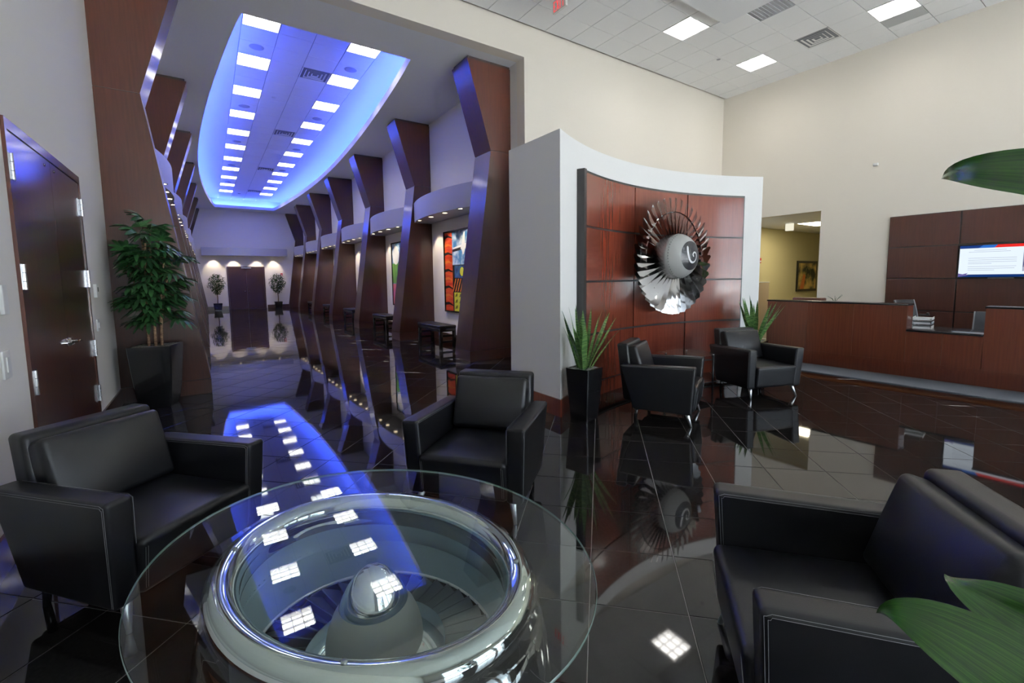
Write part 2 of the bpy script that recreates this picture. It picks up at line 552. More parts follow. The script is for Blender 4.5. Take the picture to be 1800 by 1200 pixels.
def stretch(P, dn, df):
    return [(x, YN-dn if abs(y-YN) < 1e-6 else (YF+df if abs(y-YF) < 1e-6 else y)) for x, y in P]
out0 = stretch(offs(.03), .03, .03)
outL = stretch(offs(LEDGE), LEDGE, LEDGE)
ring_faces(lip, rim_in, ZH, rim_in, LIP, 0, 0)
ring_faces(lip, rim_in, LIP, out0, LIP, 0, 0)
ring_faces(lip, out0, LIP, out0, ZH+.05, 0, 0)
ring_faces(lip, out0, ZH+.05, outL, ZH+.05, 0, 0)
ring_faces(lip, outL, ZH+.05, outL, ZT, 0, 0)
lip.build('cove_lip', M_cove, hall_ceiling, smooth='auto')
top = MB().box(XL, XH, YP+.25, YE, ZT+.15, ZT+.17)
top.build('tray_soffit', M_cove, hall_ceiling)
# smooth plaster at the sides of the tile field, flush with the tiles
GX = [.811, 1.422, 2.033, 2.644, 3.255]
sf = MB()
sf.box(XL, GX[0]-.004, YP+.25, YE, ZT, ZT+.018)
sf.box(GX[4]+.004, XH, YP+.25, YE, ZT, ZT+.018)
sf.build('tray_border', M_cove, hall_ceiling)
led = thing('cove_light_strip', 'blue glowing light strip hidden behind the rim of the hall ceiling tray', 'light strip')
strip = stretch(offs(.16), .16, .16)
P = [Vector((x, y, ZH+.115)) for x, y in strip]
lm = MB()
def strip_run(pts):
    for i in range(len(pts)-1):
        a, b = pts[i], pts[i+1]
        h_ = Vector((0, 0, .05))
        lm.add([a, b, b+h_, a+h_], [(0, 1, 2, 3)])
        n_ = Vector((-(b-a).y, (b-a).x, 0)).normalized()*.008
        lm.add([a+h_-n_, b+h_-n_, b+h_+n_, a+h_+n_], [(0, 1, 2, 3)])
strip_run(P[:NS+1]); strip_run(P[NS+1:]); strip_run([P[NS], P[NS+1]])
lm.build('led_strip', M_led, led)

# ceiling tiles of the tray: four rows
TY = .61
ct_me = MB().rbox(-.3005, .3005, -.3005, .3005, 0, .014, .004, 1, 1).mesh('ceiling_tile', M_tile_c)
LIGHT_ROWS = {0: [], 3: []}
L_Y0 = 9.60                                  # middle of the first lights
tile_y0 = L_Y0-.305-2*TY
lights_idx = {2+3*k for k in range(11)}
vent_idx = {5, 13, 22, 31}
for c_ in range(4):
    x = (GX[c_]+GX[c_+1])/2
    for i in range(37):
        y = tile_y0+TY*(i+.5)
        if y > YE-.3: continue
        if c_ in (0, 3) and i in lights_idx: continue
        if c_ == 2 and i in vent_idx: continue
        link('ceiling_tile', ct_me, hall_ceiling, (x, y, ZT))
MB().box(GX[0]-.2, GX[4]+.2, YP+.26, YE-.01, ZT+.13, ZT+.14).build('grid_backing', M_grid, hall_ceiling)

# ------------------------------------------------------------------ recessed louvred lights
def make_troffer(name, m_lens, label, group, z):
    t = thing(name, label, 'ceiling light', (0, 0, z), 0, group)
    h = MB()
    a = .302; d = .11
    h.box(-a, a, -a, -a+.012, -.004, d).box(-a, a, a-.012, a, -.004, d).box(-a, -a+.012, -a, a, -.004, d).box(a-.012, a, -a, a, -.004, d)
    h.box(-a, a, -a, a, d, d+.01)
    h.build('housing', M_louver, t)
    MB().add([(-a+.013, -a+.013, d-.004), (a-.013, -a+.013, d-.004), (a-.013, a-.013, d-.004), (-a+.013, a-.013, d-.004)], [(0, 1, 2, 3)]).build('lens', m_lens, t)
    for k in (-1, 1):
        MB().box(-a+.013, a-.013, k*.1-.004, k*.1+.004, .002, .058).build('louver', M_louver, t)
    for k in (-1, 1):
        MB().box(k*.1-.004, k*.1+.004, -a+.013, a-.013, .002, .058).build('louver', M_louver, t)
    return t
hall_t = make_troffer('ceiling_light', M_troffer_h, '', 'square lights in the hall tray', ZT)
first = True
for row, c_, nm in ((0, 0, 'row over the door-wall side'), (1, 3, 'row over the artwork side')):
    for k in range(11):
        x = (GX[c_]+GX[c_+1])/2
        y = tile_y0+TY*(2+3*k+.5)
        lab = 'square louvred light in the hall tray, %s from the lobby, %s' % (ORD[k], nm)
        if first:
            hall_t.location = (x, y, ZT); hall_t['label'] = lab; first = False
        else:
            dup(hall_t, (x, y, ZT), 0, lab)

# ------------------------------------------------------------------ lobby ceiling
LX = [10.64-.63*k for k in range(-2, 20)][::-1]      # lines across X
LY = [5.90-.602*k for k in range(-2, 19)][::-1]
SLAB = (2.0, 8.10, -2.5, 5.0)
lc = MB().box(XL, XR, WIN_Y, YP, ZC+.13, ZC+.2)
lobby_ceiling = struct(lc.build('ceiling', M_grid), 'white tiled lobby ceiling with square lights', 'ceiling')
ct2 = MB().rbox(-.3105, .3105, -.2965, .2965, 0, .014, .004, 1, 1).mesh('ceiling_tile', M_tile_c)
def cell(x, y):
    return (min(range(len(LX)-1), key=lambda i: abs((LX[i]+LX[i+1])/2-x)), min(range(len(LY)-1), key=lambda i: abs((LY[i]+LY[i+1])/2-y)))
LOB = [((7.80, 5.60), 'square louvred lobby light above the curved wall near the exit sign'),
       ((10.33, 5.60), 'square louvred lobby light above the passage in the reception wall'),
       ((10.33, 3.19), 'square louvred lobby light above the reception desk panels'),
       ((10.33, .80), 'square louvred lobby light above the wall screen'),
       ((10.33, -1.6), 'square louvred lobby light above the far end of the desk'),
       ((10.33, -4.0), 'square louvred lobby light in the window corner by the desk'),
       ((5.30, -3.4), 'square louvred lobby light by the middle windows')]
used = {}
lob_t = make_troffer('ceiling_light', M_troffer, '', 'square lights in the lobby ceiling', ZC)
for n_, ((x, y), lab) in enumerate(LOB):
    i, j = cell(x, y)
    used[(i, j)] = 1
    p = ((LX[i]+LX[i+1])/2, (LY[j]+LY[j+1])/2, ZC)
    if n_ == 0:
        lob_t.location = p; lob_t['label'] = lab
    else:
        dup(lob_t, p, 0, lab)
def make_vent(label, loc, group=None, sz=.30):
    t = thing('ceiling_vent', label, 'air vent', loc, 0, group)
    MB().box(-sz, sz, -sz, sz, .012, .02).build('backing', mat('vent_dark', (.20, .21, .23), .8), t)
    for k, s_ in enumerate((1.0, .74, .5, .26)):
        a = sz*s_
        f = MB()
        w_ = .028
        for sx in (-1, 1):
            f.add([(sx*a, -a, 0), (sx*a, a, 0), (sx*(a-w_), a-w_, .010), (sx*(a-w_), -a+w_, .010)], [(0, 1, 2, 3)])
            f.add([(-a, sx*a, 0), (a, sx*a, 0), (a-w_, sx*(a-w_), .010), (-a+w_, sx*(a-w_), .010)], [(0, 1, 2, 3)])
        f.build('vent_ring', M_plastic, t)
    return t
VX, VY = cell(10.33, 4.38)
used[(VX, VY)] = 1
vent0 = make_vent('square stepped air vent in the lobby ceiling beside the reception wall', ((LX[VX]+LX[VX+1])/2, (LY[VY]+LY[VY+1])/2, ZC))
for j, i in enumerate(sorted(vent_idx)):
    lab = 'square air vent in the hall tray ceiling, %s from the lobby' % ORD[j]
    v_ = dup(vent0, ((GX[2]+GX[3])/2, tile_y0+TY*(i+.5), ZT), 0, lab)
    v_['group'] = 'air vents in the hall tray'
# slotted return grille half hidden by the dropped soffit
rg = thing('return_grille', 'grey slotted return grille at the edge of the dropped soffit', 'air vent', (8.43, 4.39, ZC))
MB().box(-.31, .31, -.29, .29, .004, .012).build('grille_frame', M_grid, rg)
for k in range(9):
    MB().box(-.29, .29, -.25+k*.0625-.008, -.25+k*.0625+.008, -.004, .006).build('slat', M_grid, rg)
i_, j_ = cell(8.43, 4.39); used[(i_, j_)] = 1
gp = thing('ceiling_access_panel', 'plain grey air panel between a lobby light and the reception wall', 'air panel', (0, 0, ZC))
ia, ja = cell(10.95, 3.19); used[(ia, ja)] = 1
gp.location = ((LX[ia]+LX[ia+1])/2-.12, (LY[ja]+LY[ja+1])/2, ZC)
MB().rbox(-.19, .19, -.295, .295, -.003, .012, .004, 1, 1).build('panel', mat('panel_grey', (.46, .48, .48), .6), gp)
MB().rbox(.20, .43, -.295, .295, 0, .012, .004, 1, 1).build('filler_tile', M_tile_c, gp)
rest = MB()
for i in range(len(LX)-1):
    for j in range(len(LY)-1):
        x, y = (LX[i]+LX[i+1])/2, (LY[j]+LY[j+1])/2
        if (i, j) in used or y > YP+.2 or y < WIN_Y-.2: continue
        if SLAB[0]+.4 < x < SLAB[1]-.4 and SLAB[2]+.4 < y < SLAB[3]-.4: continue
        p_ = pix((x, y, ZC))
        if p_ and -40 < p_[0] < 1840 and -40 < p_[1] < 1240 and y < YP-.1:
            link('ceiling_tile', ct2, lobby_ceiling, (x, y, ZC))
        else:
            rest.box(x-.31, x+.31, y-.296, y+.296, ZC, ZC+.014)
o = rest.build('far_ceiling_tiles', M_tile_c, lobby_ceiling); o['kind'] = 'stuff'
sl = MB().box(SLAB[0], SLAB[1], SLAB[2], SLAB[3], ZC-.10, ZC-.002)
s_o = sl.build('ceiling', M_ceil)
struct(s_o, 'smooth white dropped soffit in the middle of the lobby ceiling', 'ceiling')

# ------------------------------------------------------------------ angled wood columns of the hall
def make_column(side, y0, label):
    # side +1: on the artwork wall, -1: on the door wall
    t = thing('hall_column', label, 'column', (XH if side > 0 else XL, y0, 0), 0, 'angled wood columns along the hall')
    def X(h): return -side*((3.093-h))      # h: distance of the inner edge from the hall axis
    xb, xk, xt = X(2.09), X(2.63), X(2.15)
    zk = 4.065
    def slab(name, x0, x1, z0, z1, inset=0):
        m = MB()
        y1 = CD
        a = [(0, 0+inset, z0), (x0, 0+inset, z0), (x0, y1-inset, z0), (0, y1-inset, z0)]
        b = [(0, 0+inset, z1), (x1, 0+inset, z1), (x1, y1-inset, z1), (0, y1-inset, z1)]
        m.add(a+b, [(0,1,2,3),(4,5,6,7),(0,1,5,4),(1,2,6,5),(2,3,7,6),(3,0,4,7)])
        return m.build(name, M_col, t)
    sg = 1 if xb > 0 else -1
    slab('plinth', xb, xb, 0, .205)
    def xl(z): return xb + (xk-xb)*(z-.213)/(zk-.213)
    slab('lower_panel', xb, xl(zk-.006), .213, zk-.006)
    slab('upper_panel', xk, xt, zk+.006, ZH-.05)
    rv = MB()
    rv.box(min(0, xb-sg*.02), max(0, xb-sg*.02), .012, CD-.012, .2, .22)
    rv.box(min(0, xk-sg*.02), max(0, xk-sg*.02), .012, CD-.012, zk-.01, zk+.01)
    rv.box(min(0, xt-sg*.03), max(0, xt-sg*.03), .02, CD-.02, ZH-.052, ZH)
    rv.build('reveal', M_frame, t)
    return t
for k in range(7):
    make_column(1, COLY_R[k], 'angular dark wood column on the artwork side, %s from the lobby' % ORD[k])
    make_column(-1, COLY_L[k], ('angular dark wood column behind the large potted palm' if k == 0 else 'angular dark wood column on the door-wall side, %s from the lobby' % ORD[k]))

# ------------------------------------------------------------------ curved light valances between the columns
lamp_me = MB().lathe([(0.0, 0), (.055, 0)], 20).mesh('lamp_glow', M_lamp)
trim_me = MB().lathe([(.055, .004), (.056, -.004), (.075, -.004), (.076, .004)], 20).mesh('lamp_trim', M_chrome, True)
def spot(parent, loc, watts=None):
    d = bpy.data.lights.new('downlight', 'SPOT')
    d.energy = watts or SPOT_W
    d.color = (1.0, .84, .62)
    d.spot_size = R(72); d.spot_blend = .55; d.shadow_soft_size = .04
    return link('downlight', d, parent, loc, (R(26), 0, 0))      # wall-washer, tilted to the wall
def make_valance(label, loc, rz, L, z0, z1, d_end, d_mid, lamps, group):
    t = thing('light_valance', label, 'light fixture', loc, rz, group)
    n = 20
    arc = []
    for i in range(n+1):
        s_ = -1+2*i/n
        arc.append((s_*L/2, -(d_end+(d_mid-d_end)*(1-s_*s_))))
    poly = [(-L/2, 0)] + arc + [(L/2, 0)]
    # fascia with thickness
    inner = [(x*.985, y+.03) for x, y in arc]
    MB().prism(arc+inner[::-1], z0, z1).build('fascia', M_fix, t, smooth='auto')
    ends = MB()
    ends.box(-L/2, -L/2+.02, -d_end, 0, z0, z1).box(L/2-.02, L/2, -d_end, 0, z0, z1)
    ends.build('end_panel', M_fix, t)
    p2 = [(-L/2+.02, 0)] + inner + [(L/2-.02, 0)]
    MB().prism(p2, z0+.012, z0+.03).build('underside', M_fix, t)
    for (x, y) in lamps:
        f = link('lamp_trim', trim_me, t, (x, y, z0+.010))
        link('lamp_glow', lamp_me, f, (0, 0, -.003))
        spot(t, (x, y, z0-.015))
    return t
for k in range(6):
    ya, yb = COLY_R[k]+CD, COLY_R[k+1]
    lam = [(-1.15, -.56), (-.40, -.56), (.36, -.56), (1.1, -.56)]
    make_valance('curved grey light valance over the artwork side bench bay, %s from the lobby' % ORD[k], (XH, (ya+yb)/2, 0), R(-90),
                 yb-ya-.02, 3.10, 3.60, .50, .75, lam, 'curved valances on the artwork side')
    ya, yb = COLY_L[k]+CD, COLY_L[k+1]
    make_valance('curved grey light valance on the door-wall side of the hall, %s bay from the lobby' % ORD[k], (XL, (ya+yb)/2, 0), R(90),
                 yb-ya-.02, 3.10, 3.60, .45, .65, lam, 'curved valances on the door-wall side')
make_valance('long grey light valance above the far hall door', (2.0, YE, 0), 0, 4.3, 3.10, 3.54, .45, .6,
             [(-1.62, -.42), (-.64, -.46), (.52, -.46), (1.42, -.42)], None)

# ------------------------------------------------------------------ artworks
def flat(mb, pts, y=0):
    mb.add([(x, y, z) for x, z in pts], [tuple(range(len(pts)))])
A_red = noise_color(mat('print_red', (.6, .05, .02), .3), (.52, .030, .014), (.75, .11, .02), (1, 1, 6), 2, 3)
A_orange = mat('print_orange', (.72, .20, .03), .3)
A_dark = mat('print_black', (.015, .012, .014), .3)
A_sky = noise_color(mat('print_sky', (.1, .3, .6), .3), (.05, .20, .46), (.62, .74, .84), (1, 1, 1), 5, 5, .42, .66)
A_white = mat('print_white', (.8, .82, .84), .3)
A_navy = noise_color(mat('print_navy', (.02, .05, .2), .3), (.012, .03, .13), (.05, .16, .34), (1, 1, 1), 8, 3)
A_yellow = mat('print_yellow', (.62, .62, .05), .3)
A_olive = mat('print_olive', (.15, .15, .02), .3)
A_green = noise_color(mat('print_green', (.1, .4, .05), .3), (.05, .26, .03), (.22, .50, .08), (6, 6, 1), 3, 2)
A_pink = mat('print_pink', (.66, .16, .17), .3)
def art_root(label, loc, rz, w, h):
    t = thing('framed_artwork', label, 'picture', loc, rz, 'framed artworks')
    f = MB()
    b = .035
    f.box(-w/2, w/2, -.045, 0, 0, b).box(-w/2, w/2, -.045, 0, h-b, h).box(-w/2, -w/2+b, -.045, 0, b, h-b).box(w/2-b, w/2, -.045, 0, b, h-b)
    f.build('frame', M_black, t)
    return t
# first artwork: local x runs towards the lobby (viewer's right), y out of the wall is -y
w, h = 1.62, 2.03
art = art_root('tall framed collage of red blades, blue sky and yellow pattern on the hall wall', (XH-.002, 9.90, .78), R(-90), w, h)
x0, x1, z0, z1 = -w/2+.035, w/2-.035, .035, h-.035
xa = x0+.42; xm = x0+.56
MB().box(x0, x1, -.02, 0, z0, z1).build('print_ground', A_dark, art)
m = MB(); flat(m, [(x0, z0), (xa, z0), (xa, z1), (x0, z1)], -.0215); m.build('print_red_field', A_red, art)
for k in range(9):
    m = MB(); zz_ = z0+.10+k*.21
    flat(m, [(x0, zz_+.10), (x0+.18, zz_+.12), (xa, zz_+.05), (xa, zz_+.02), (x0+.2, zz_+.06), (x0, zz_+.03)], -.023)
    m.build('print_blade', A_orange if k % 2 else A_dark, art)
m = MB(); flat(m, [(xa, 1.18), (x1, 1.18), (x1, z1), (xa, z1)], -.0215); m.build('print_sky', A_sky, art)
m = MB(); flat(m, [(xa+.05, 1.60), (xa+.5, 1.66), (xa+.62, 1.95), (xa+.68, 1.95), (xa+.68, 1.68), (x1-.1, 1.64), (x1-.1, 1.58), (xa+.68, 1.55), (xa+.62, 1.42), (xa+.55, 1.42), (xa+.5, 1.55), (xa+.05, 1.57)], -.023)
m.build('print_shape', A_white, art)
m = MB(); flat(m, [(xa+.02, 1.56), (xa+.46, 1.60), (xa+.46, 1.53), (xa+.02, 1.50)], -.0245); m.build('print_bar', A_dark, art)
m = MB(); flat(m, [(xa+.1, .86), (x1, .86), (x1, 1.16), (xa+.1, 1.16)], -.0215); m.build('print_navy', A_navy, art)
m = MB(); m.lathe([(.0, 0), (.11, 0)], 20, Matrix.Translation((xa+.5, -.023, 1.01)) @ Matrix.Rotation(R(90), 4, 'X')); m.build('print_disc', A_yellow, art)
for k in range(5):
    m = MB(); q = xa-.02+k*.13
    flat(m, [(q, .52), (q+.05, .52), (q+.22, .84), (q+.17, .84)], -.0225); m.build('print_stripe', A_orange, art)
m = MB(); flat(m, [(xa+.06, z0), (x1, z0), (x1, .5), (xa+.06, .5)], -.0215); m.build('print_yellow_field', A_yellow, art)
for k in range(12):
    m = MB(); q = xa+.10+(k % 4)*.22; zq = z0+.05+(k//4)*.15
    flat(m, [(q, zq), (q+.13, zq+.02), (q+.15, zq+.1), (q+.06, zq+.08), (q+.04, zq+.05)], -.023); m.build('print_mark', A_olive, art)
# second artwork
art2 = art_root('tall framed collage with pale sphere, green reeds and pink field on the hall wall', (XH-.002, 13.88, .78), R(-90), w, h)
MB().box(x0, x1, -.02, 0, z0, z1).build('print_ground', A_sky, art2)
m = MB(); m.lathe([(.0, 0), (.30, 0)], 28, Matrix.Translation((x0+.34, -.0225, 1.62)) @ Matrix.Rotation(R(90), 4, 'X')); m.build('print_disc', A_white, art2)
m = MB(); flat(m, [(x0, .72), (x1, .72), (x1, 1.36), (x0, 1.36)], -.0215); m.build('print_green_field', A_green, art2)
for k in range(8):
    m = MB(); q = x0+.04+k*.19
    flat(m, [(q, .74), (q+.05, .74), (q+.13, 1.30), (q+.09, 1.32)], -.023); m.build('print_reed', A_olive, art2)
m = MB(); flat(m, [(x0, z0), (x1, z0), (x1, .7), (x0, .7)], -.0215); m.build('print_pink_field', A_pink, art2)

# ------------------------------------------------------------------ benches
def make_bench(label, loc):
    t = thing('bench', label, 'bench', loc, 0, 'leather benches below the artworks')
    L_, D_ = 1.36, .44
    MB().rbox(-D_/2, D_/2, -L_/2, L_/2, .44, .515, .022, 2, 2).build('cushion', M_leather, t, True)
    MB().rbox(-D_/2+.01, D_/2-.01, -L_/2+.01, L_/2-.01, .370, .445, .006, 1, 1).build('seat_frame', M_black, t, 'auto')
    for sx in (-1, 1):
        for sy in (-1, 1):
            MB().rbox(sx*(D_/2-.045)-.037, sx*(D_/2-.045)+.037, sy*(L_/2-.045)-.037, sy*(L_/2-.045)+.037, 0, .371, .006, 1, 1).build('leg', M_black, t, 'auto')
    for sy in (-1, 1):
        for z in (.13, .27):
            MB().box(-D_/2+.07, D_/2-.07, sy*(L_/2-.04)-.015, sy*(L_/2-.04)+.015, z-.025, z+.025).build('stretcher', M_black, t)
    return t
bench = make_bench('black leather bench under the red and blue collage', (4.68, 10.35, 0))
for k in range(1, 5):
    dup(bench, (4.68, 10.35+3.86*k, 0), 0, ['', 'black leather bench under the collage with the pale sphere', 'black leather bench in the third bay of the hall from the lobby', 'black leather bench in the fourth bay of the hall from the lobby', 'black leather bench in the fifth bay of the hall from the lobby'][k])

# ------------------------------------------------------------------ far hall door
d2 = MB()
d2.box(1.0, 1.05, YE-.06, YE-.001, 0, 2.49).box(2.87, 2.92, YE-.06, YE-.001, 0, 2.49).box(1.05, 2.87, YE-.06, YE-.001, 2.44, 2.49)
door2 = struct(d2.build('door_2', M_fdoor), 'dark wood double door at the far end of the hall', 'door')
for s_ in (-1, 1):
    lf = MB().box(1.96+min(0, s_*.905)+.004, 1.96+max(0, s_*.905)-.004, YE-.05, YE-.01, .006, 2.437).build('door_leaf', M_fdoor, door2)
    MB().tube([(1.96+s_*.06, YE-.05, 1.06), (1.96+s_*.06, YE-.10, 1.06), (1.96+s_*.16, YE-.10, 1.06)], .012).build('handle', M_chrome, lf, True)
MB().box(1.72, 2.22, YE-.10, YE-.05, 2.40, 2.435).build('door_closer', M_alu, door2)
al = thing('fire_strobe', 'small red fire alarm strobe beside the far hall door', 'fire alarm', (3.83, YE, 2.02))
M_redp = mat('red_plastic', (.55, .02, .015), .4)
MB().rbox(-.06, .06, -.05, 0, -.08, .08, .012).build('body', M_redp, al, True)
MB().rbox(-.03, .03, -.065, -.05, -.05, .0, .006).build('lens', M_plastic, al, True)
al2 = thing('fire_strobe', 'small red fire alarm strobe on the artwork side wall of the hall', 'fire alarm', (XH, 17.45, 2.05), R(-90))
MB().rbox(-.06, .06, -.05, 0, -.08, .08, .012).build('body', M_redp, al2, True)
MB().rbox(-.03, .03, -.065, -.05, -.05, .0, .006).build('lens', M_plastic, al2, True)
sw = MB().rbox(2.96+.0, 3.03, YE-.012, YE, 1.1, 1.2, .005).build('wall_switch', M_plastic, None, True)
tag(sw, 'small white switch plate beside the far hall door', 'switch')

# ------------------------------------------------------------------ ficus trees at the end of the hall
def make_ficus(label, loc, seed):
    r_ = random.Random(seed)
    t = thing('potted_ficus', label, 'plant', loc, 0, 'potted ficus trees at the end of the hall')
    MB().prism([(-.17,-.17),(.17,-.17),(.17,.17),(-.17,.17)], 0, .02).build('pot_base', M_black, t)
    p = MB()
    for (a, z0, b, z1) in ((.17, .02, .215, .40), (.195, .37, .215, .40)):
        p.add([(-a,-a,z0),(a,-a,z0),(a,a,z0),(-a,a,z0),(-b,-b,z1),(b,-b,z1),(b,b,z1),(-b,b,z1)], [(0,1,5,4),(1,2,6,5),(2,3,7,6),(3,0,4,7)])
    p.build('pot', M_black, t)
    MB().box(-.20, .20, -.20, .20, .365, .375).build('soil', M_moss, t)
    MB().tube([(0, 0, .37), (.015, .01, .7), (-.015, 0, 1.0), (.02, 0, 1.5)], [.026, .022, .02, .012], 8).build('trunk', M_trunk, t, True)
    fo = MB()
    for k in range(1000):
        while True:
            v = Vector((r_.uniform(-1, 1), r_.uniform(-1, 1), r_.uniform(-1, 1)))
            if .25 < v.length < 1: break
        taper = .62+.38*min(1, (v.z+1)/.9)
        c = Vector((v.x*.43*taper, v.y*.43*taper, 1.50+v.z*.60))
        a, b_ = r_.uniform(0, 2*PI), r_.uniform(-.9, .3)
        d = Vector((math.cos(a)*math.cos(b_), math.sin(a)*math.cos(b_), math.sin(b_)))
        s_ = d.cross(Vector((0, 0, 1))).normalized()
        l_ = r_.uniform(.08, .14)
        fo.add([c, c+d*l_*.5+s_*l_*.22, c+d*l_-Vector((0, 0, .02)), c+d*l_*.5-s_*l_*.22], [(0, 1, 2, 3)])
    f = fo.build('foliage', M_ficus, t); f['kind'] = 'stuff'
    return t
make_ficus('potted ficus tree between the far hall door and the door-wall columns', (.45, 30.35, 0), 3)
make_ficus('potted ficus tree beside the far hall door under the red alarm', (3.50, 30.35, 0), 5)

# ------------------------------------------------------------------ double door in the door wall
dd = MB()
Y0, Y1, ZD = 4.30, 6.37, 2.68
dd.box(XL-.1, XL+.020, Y0, Y0+.04, 0, ZD).box(XL-.1, XL+.020, Y1-.04, Y1, 0, ZD).box(XL-.1, XL+.020, Y0+.04, Y1-.04, ZD-.07, ZD)
door1 = struct(dd.build('door_1', M_door), 'tall glossy dark wood double door in the door wall', 'door')
ym = (Y0+Y1)/2
for s_ in (-1, 1):
    ya, yb = (Y0+.044, ym-.002) if s_ < 0 else (ym+.002, Y1-.044)
    lf = MB().box(XL-.05, XL+.012, ya, yb, .008, ZD-.075).build('door_leaf', M_door, door1)
    for z in (.45, .93, 1.65, 2.37):
        yh = Y0+.042 if s_ < 0 else Y1-.042
        hg = MB()
        hg.box(XL+.012, XL+.0165, min(yh, yh-s_*.085), max(yh, yh-s_*.085), z-.085, z+.085)
        hg.box(XL+.020, XL+.0235, min(yh, yh+s_*.03), max(yh, yh+s_*.03), z-.085, z+.085)
        for q in range(3):
            hg.tube([(XL+.026, yh, z-.086+q*.058), (XL+.026, yh, z-.032+q*.058)], .012, 10)
        hg.build('hinge', M_steel, lf, 'auto')
    if s_ > 0:
        yl = ym+.07
        lv = MB()
        lv.tube([(XL+.012, yl, 1.10), (XL+.030, yl, 1.10)], .034, 18)
        lv.tube([(XL+.028, yl, 1.10), (XL+.055, yl, 1.10), (XL+.06, yl+.02, 1.10), (XL+.06, yl+.14, 1.095)], [.012, .012, .012, .009], 10)
        lv.build('lever', M_chrome, lf, 'auto')
    else:
        yl = ym-.07
        lv = MB()
        lv.tube([(XL+.012, yl, 1.10), (XL+.030, yl, 1.10)], .034, 18)
        lv.tube([(XL+.028, yl, 1.10), (XL+.055, yl, 1.10), (XL+.06, yl-.02, 1.10), (XL+.06, yl-.14, 1.095)], [.012, .012, .012, .009], 10)
        lv.build('lever', M_chrome, lf, 'auto')
    for yy in ((ym+.1,) if s_ > 0 else (ym-.17,)):
        MB().tube([(XL+.012, yy, 2.55), (XL+.019, yy, 2.55)], .012, 10).build('bolt_head', M_steel, lf, True)
def plate(name, label, y, z, hw, hh, d=.012, cat='switch'):
    o = thing(name, label, cat, (XL, y, z))
    MB().rbox(0, d, -hw, hw, -hh, hh, .004).build('plate', M_plastic, o, True)
    return o
p_ = plate('thermostat', 'white thermostat on the wall strip between double door and palm', 6.72, 1.52, .055, .075, .03, 'thermostat')
MB().box(.0301, .0305, -.01, .03, -.01, .04).build('display', mat('lcd', (.2, .22, .2), .2), p_)
p_ = plate('light_switch', 'white light switch below the thermostat', 6.70, 1.14, .045, .065)
MB().box(.012, .02, -.012, .012, -.03, .03).build('rocker', M_plastic, p_)
p_ = plate('card_reader', 'narrow white card reader high beside the door hinges', 3.98, 1.51, .04, .09, .02, 'card reader')
p_ = plate('switch_plate', 'white switch plate low beside the door hinges', 3.92, 1.12, .06, .085)
MB().box(.012, .018, -.02, .02, -.045, .045).build('rocker', M_plastic, p_)

# ------------------------------------------------------------------ curved feature wall with panels
CX, CY, CR = 5.6, .05, 4.51
def arc_pt(deg, r):
    return (CX+r*math.sin(R(deg)), CY+r*math.cos(R(deg)))
th0 = -math.degrees(math.asin((CX-3.31)/CR)); th1 = math.degrees(math.asin((7.75-CX)/CR))
NA = 48
front = [arc_pt(th0+(th1-th0)*i/NA, CR) for i in range(NA+1)]
cw = MB().prism(front+[(7.75, 4.95), (3.31, 4.95)], 0, 3.235)
wallc = struct(cw.build('wall_curved', M_feature, None, 'auto'), 'free-standing white concave wall holding the red wood panels', 'wall')
def arc_slab(mb, a0, a1, r0, r1, z0, z1, n=8):
    poly = [arc_pt(a0+(a1-a0)*i/n, r0) for i in range(n+1)] + [arc_pt(a1-(a1-a0)*i/n, r1) for i in range(n+1)]
    return mb.prism(poly, z0, z1)
bbm = MB()
arc_slab(bbm, th0, th1, CR-.018, CR+.002, 0, .205, 40)
bbm.box(3.292, 3.312, 3.91, 4.95, 0, .205)
bbm.build('baseboard', M_red, wallc, 'auto')
ANG = [-22.9, -6.2, 9.1, 23.5]
ZR = [.225, .88, 1.555, 2.23, 2.885]
fr = MB()
arc_slab(fr, ANG[0]-1.0, ANG[3]+.25, CR-.075, CR+.001, .215, 2.905, 40)
fr.build('panel_backing', M_frame, wallc, 'auto')
lf = MB()
arc_slab(lf, ANG[0]-1.0, ANG[0]-.12, CR-.10, CR-.074, .215, 2.905, 2)
lf.build('panel_frame_edge', M_frame, wallc)
for i in range(3):
    for j in range(4):
        pm = MB()
        arc_slab(pm, ANG[i]+.14, ANG[i+1]-.14, CR-.092, CR-.074, ZR[j]+.013, ZR[j+1]-.013, 12)
        pm.build('wood_panel', M_red, wallc, 'auto')

# ------------------------------------------------------------------ jet engine fan mounted on the panels
FC = Vector((5.62, 4.13, 1.895))
fan = thing('engine_fan_sculpture', 'polished jet engine fan with grey cone and white spiral mounted on the red panels', 'sculpture', FC)
# local axes: x right, z up, front is -y
def blade_mesh():
    rows = []
    n = 10
    for i in range(n+1):
        t = i/n
        r_ = .31+.52*t
        ch = .070+.050*t if t < .93 else .070+.050*t-.03*(t-.93)/.07
        tw = R(40+22*t)                    # angle from the axis
        lean = 0
        row = []
        for j in range(5):
            s_ = -1+2*j/4
            camb = .012*(1-s_*s_)*(1-.6*t)
            y = s_*ch*math.cos(tw)*.95 + camb*math.sin(tw)
            x = s_*ch*math.sin(tw) - camb*math.cos(tw) + lean
            row.append((x, y, r_))
        rows.append(row)
    return rows
bmesh_b = MB().grid(blade_mesh()).mesh('fan_blade', M_blade, True)
NB = 38
for k in range(NB):
    link('fan_blade', bmesh_b, fan, None, (0, 2*PI*k/NB, 0))
RX = Matrix.Rotation(R(90), 4, 'X')        # lathe z axis -> -y (front)
sh = MB().lathe([(.625, -.012), (.632, -.012), (.632, .012), (.625, .012)], 96, RX, closed=True)
sh.build('midspan_ring', M_blade, fan, 'auto')
MB().lathe([(0, -.12), (.29, -.12), (.31, -.08), (.31, .07), (.30, .09), (0, .09)], 64, RX).build('hub', M_alu, fan, 'auto')
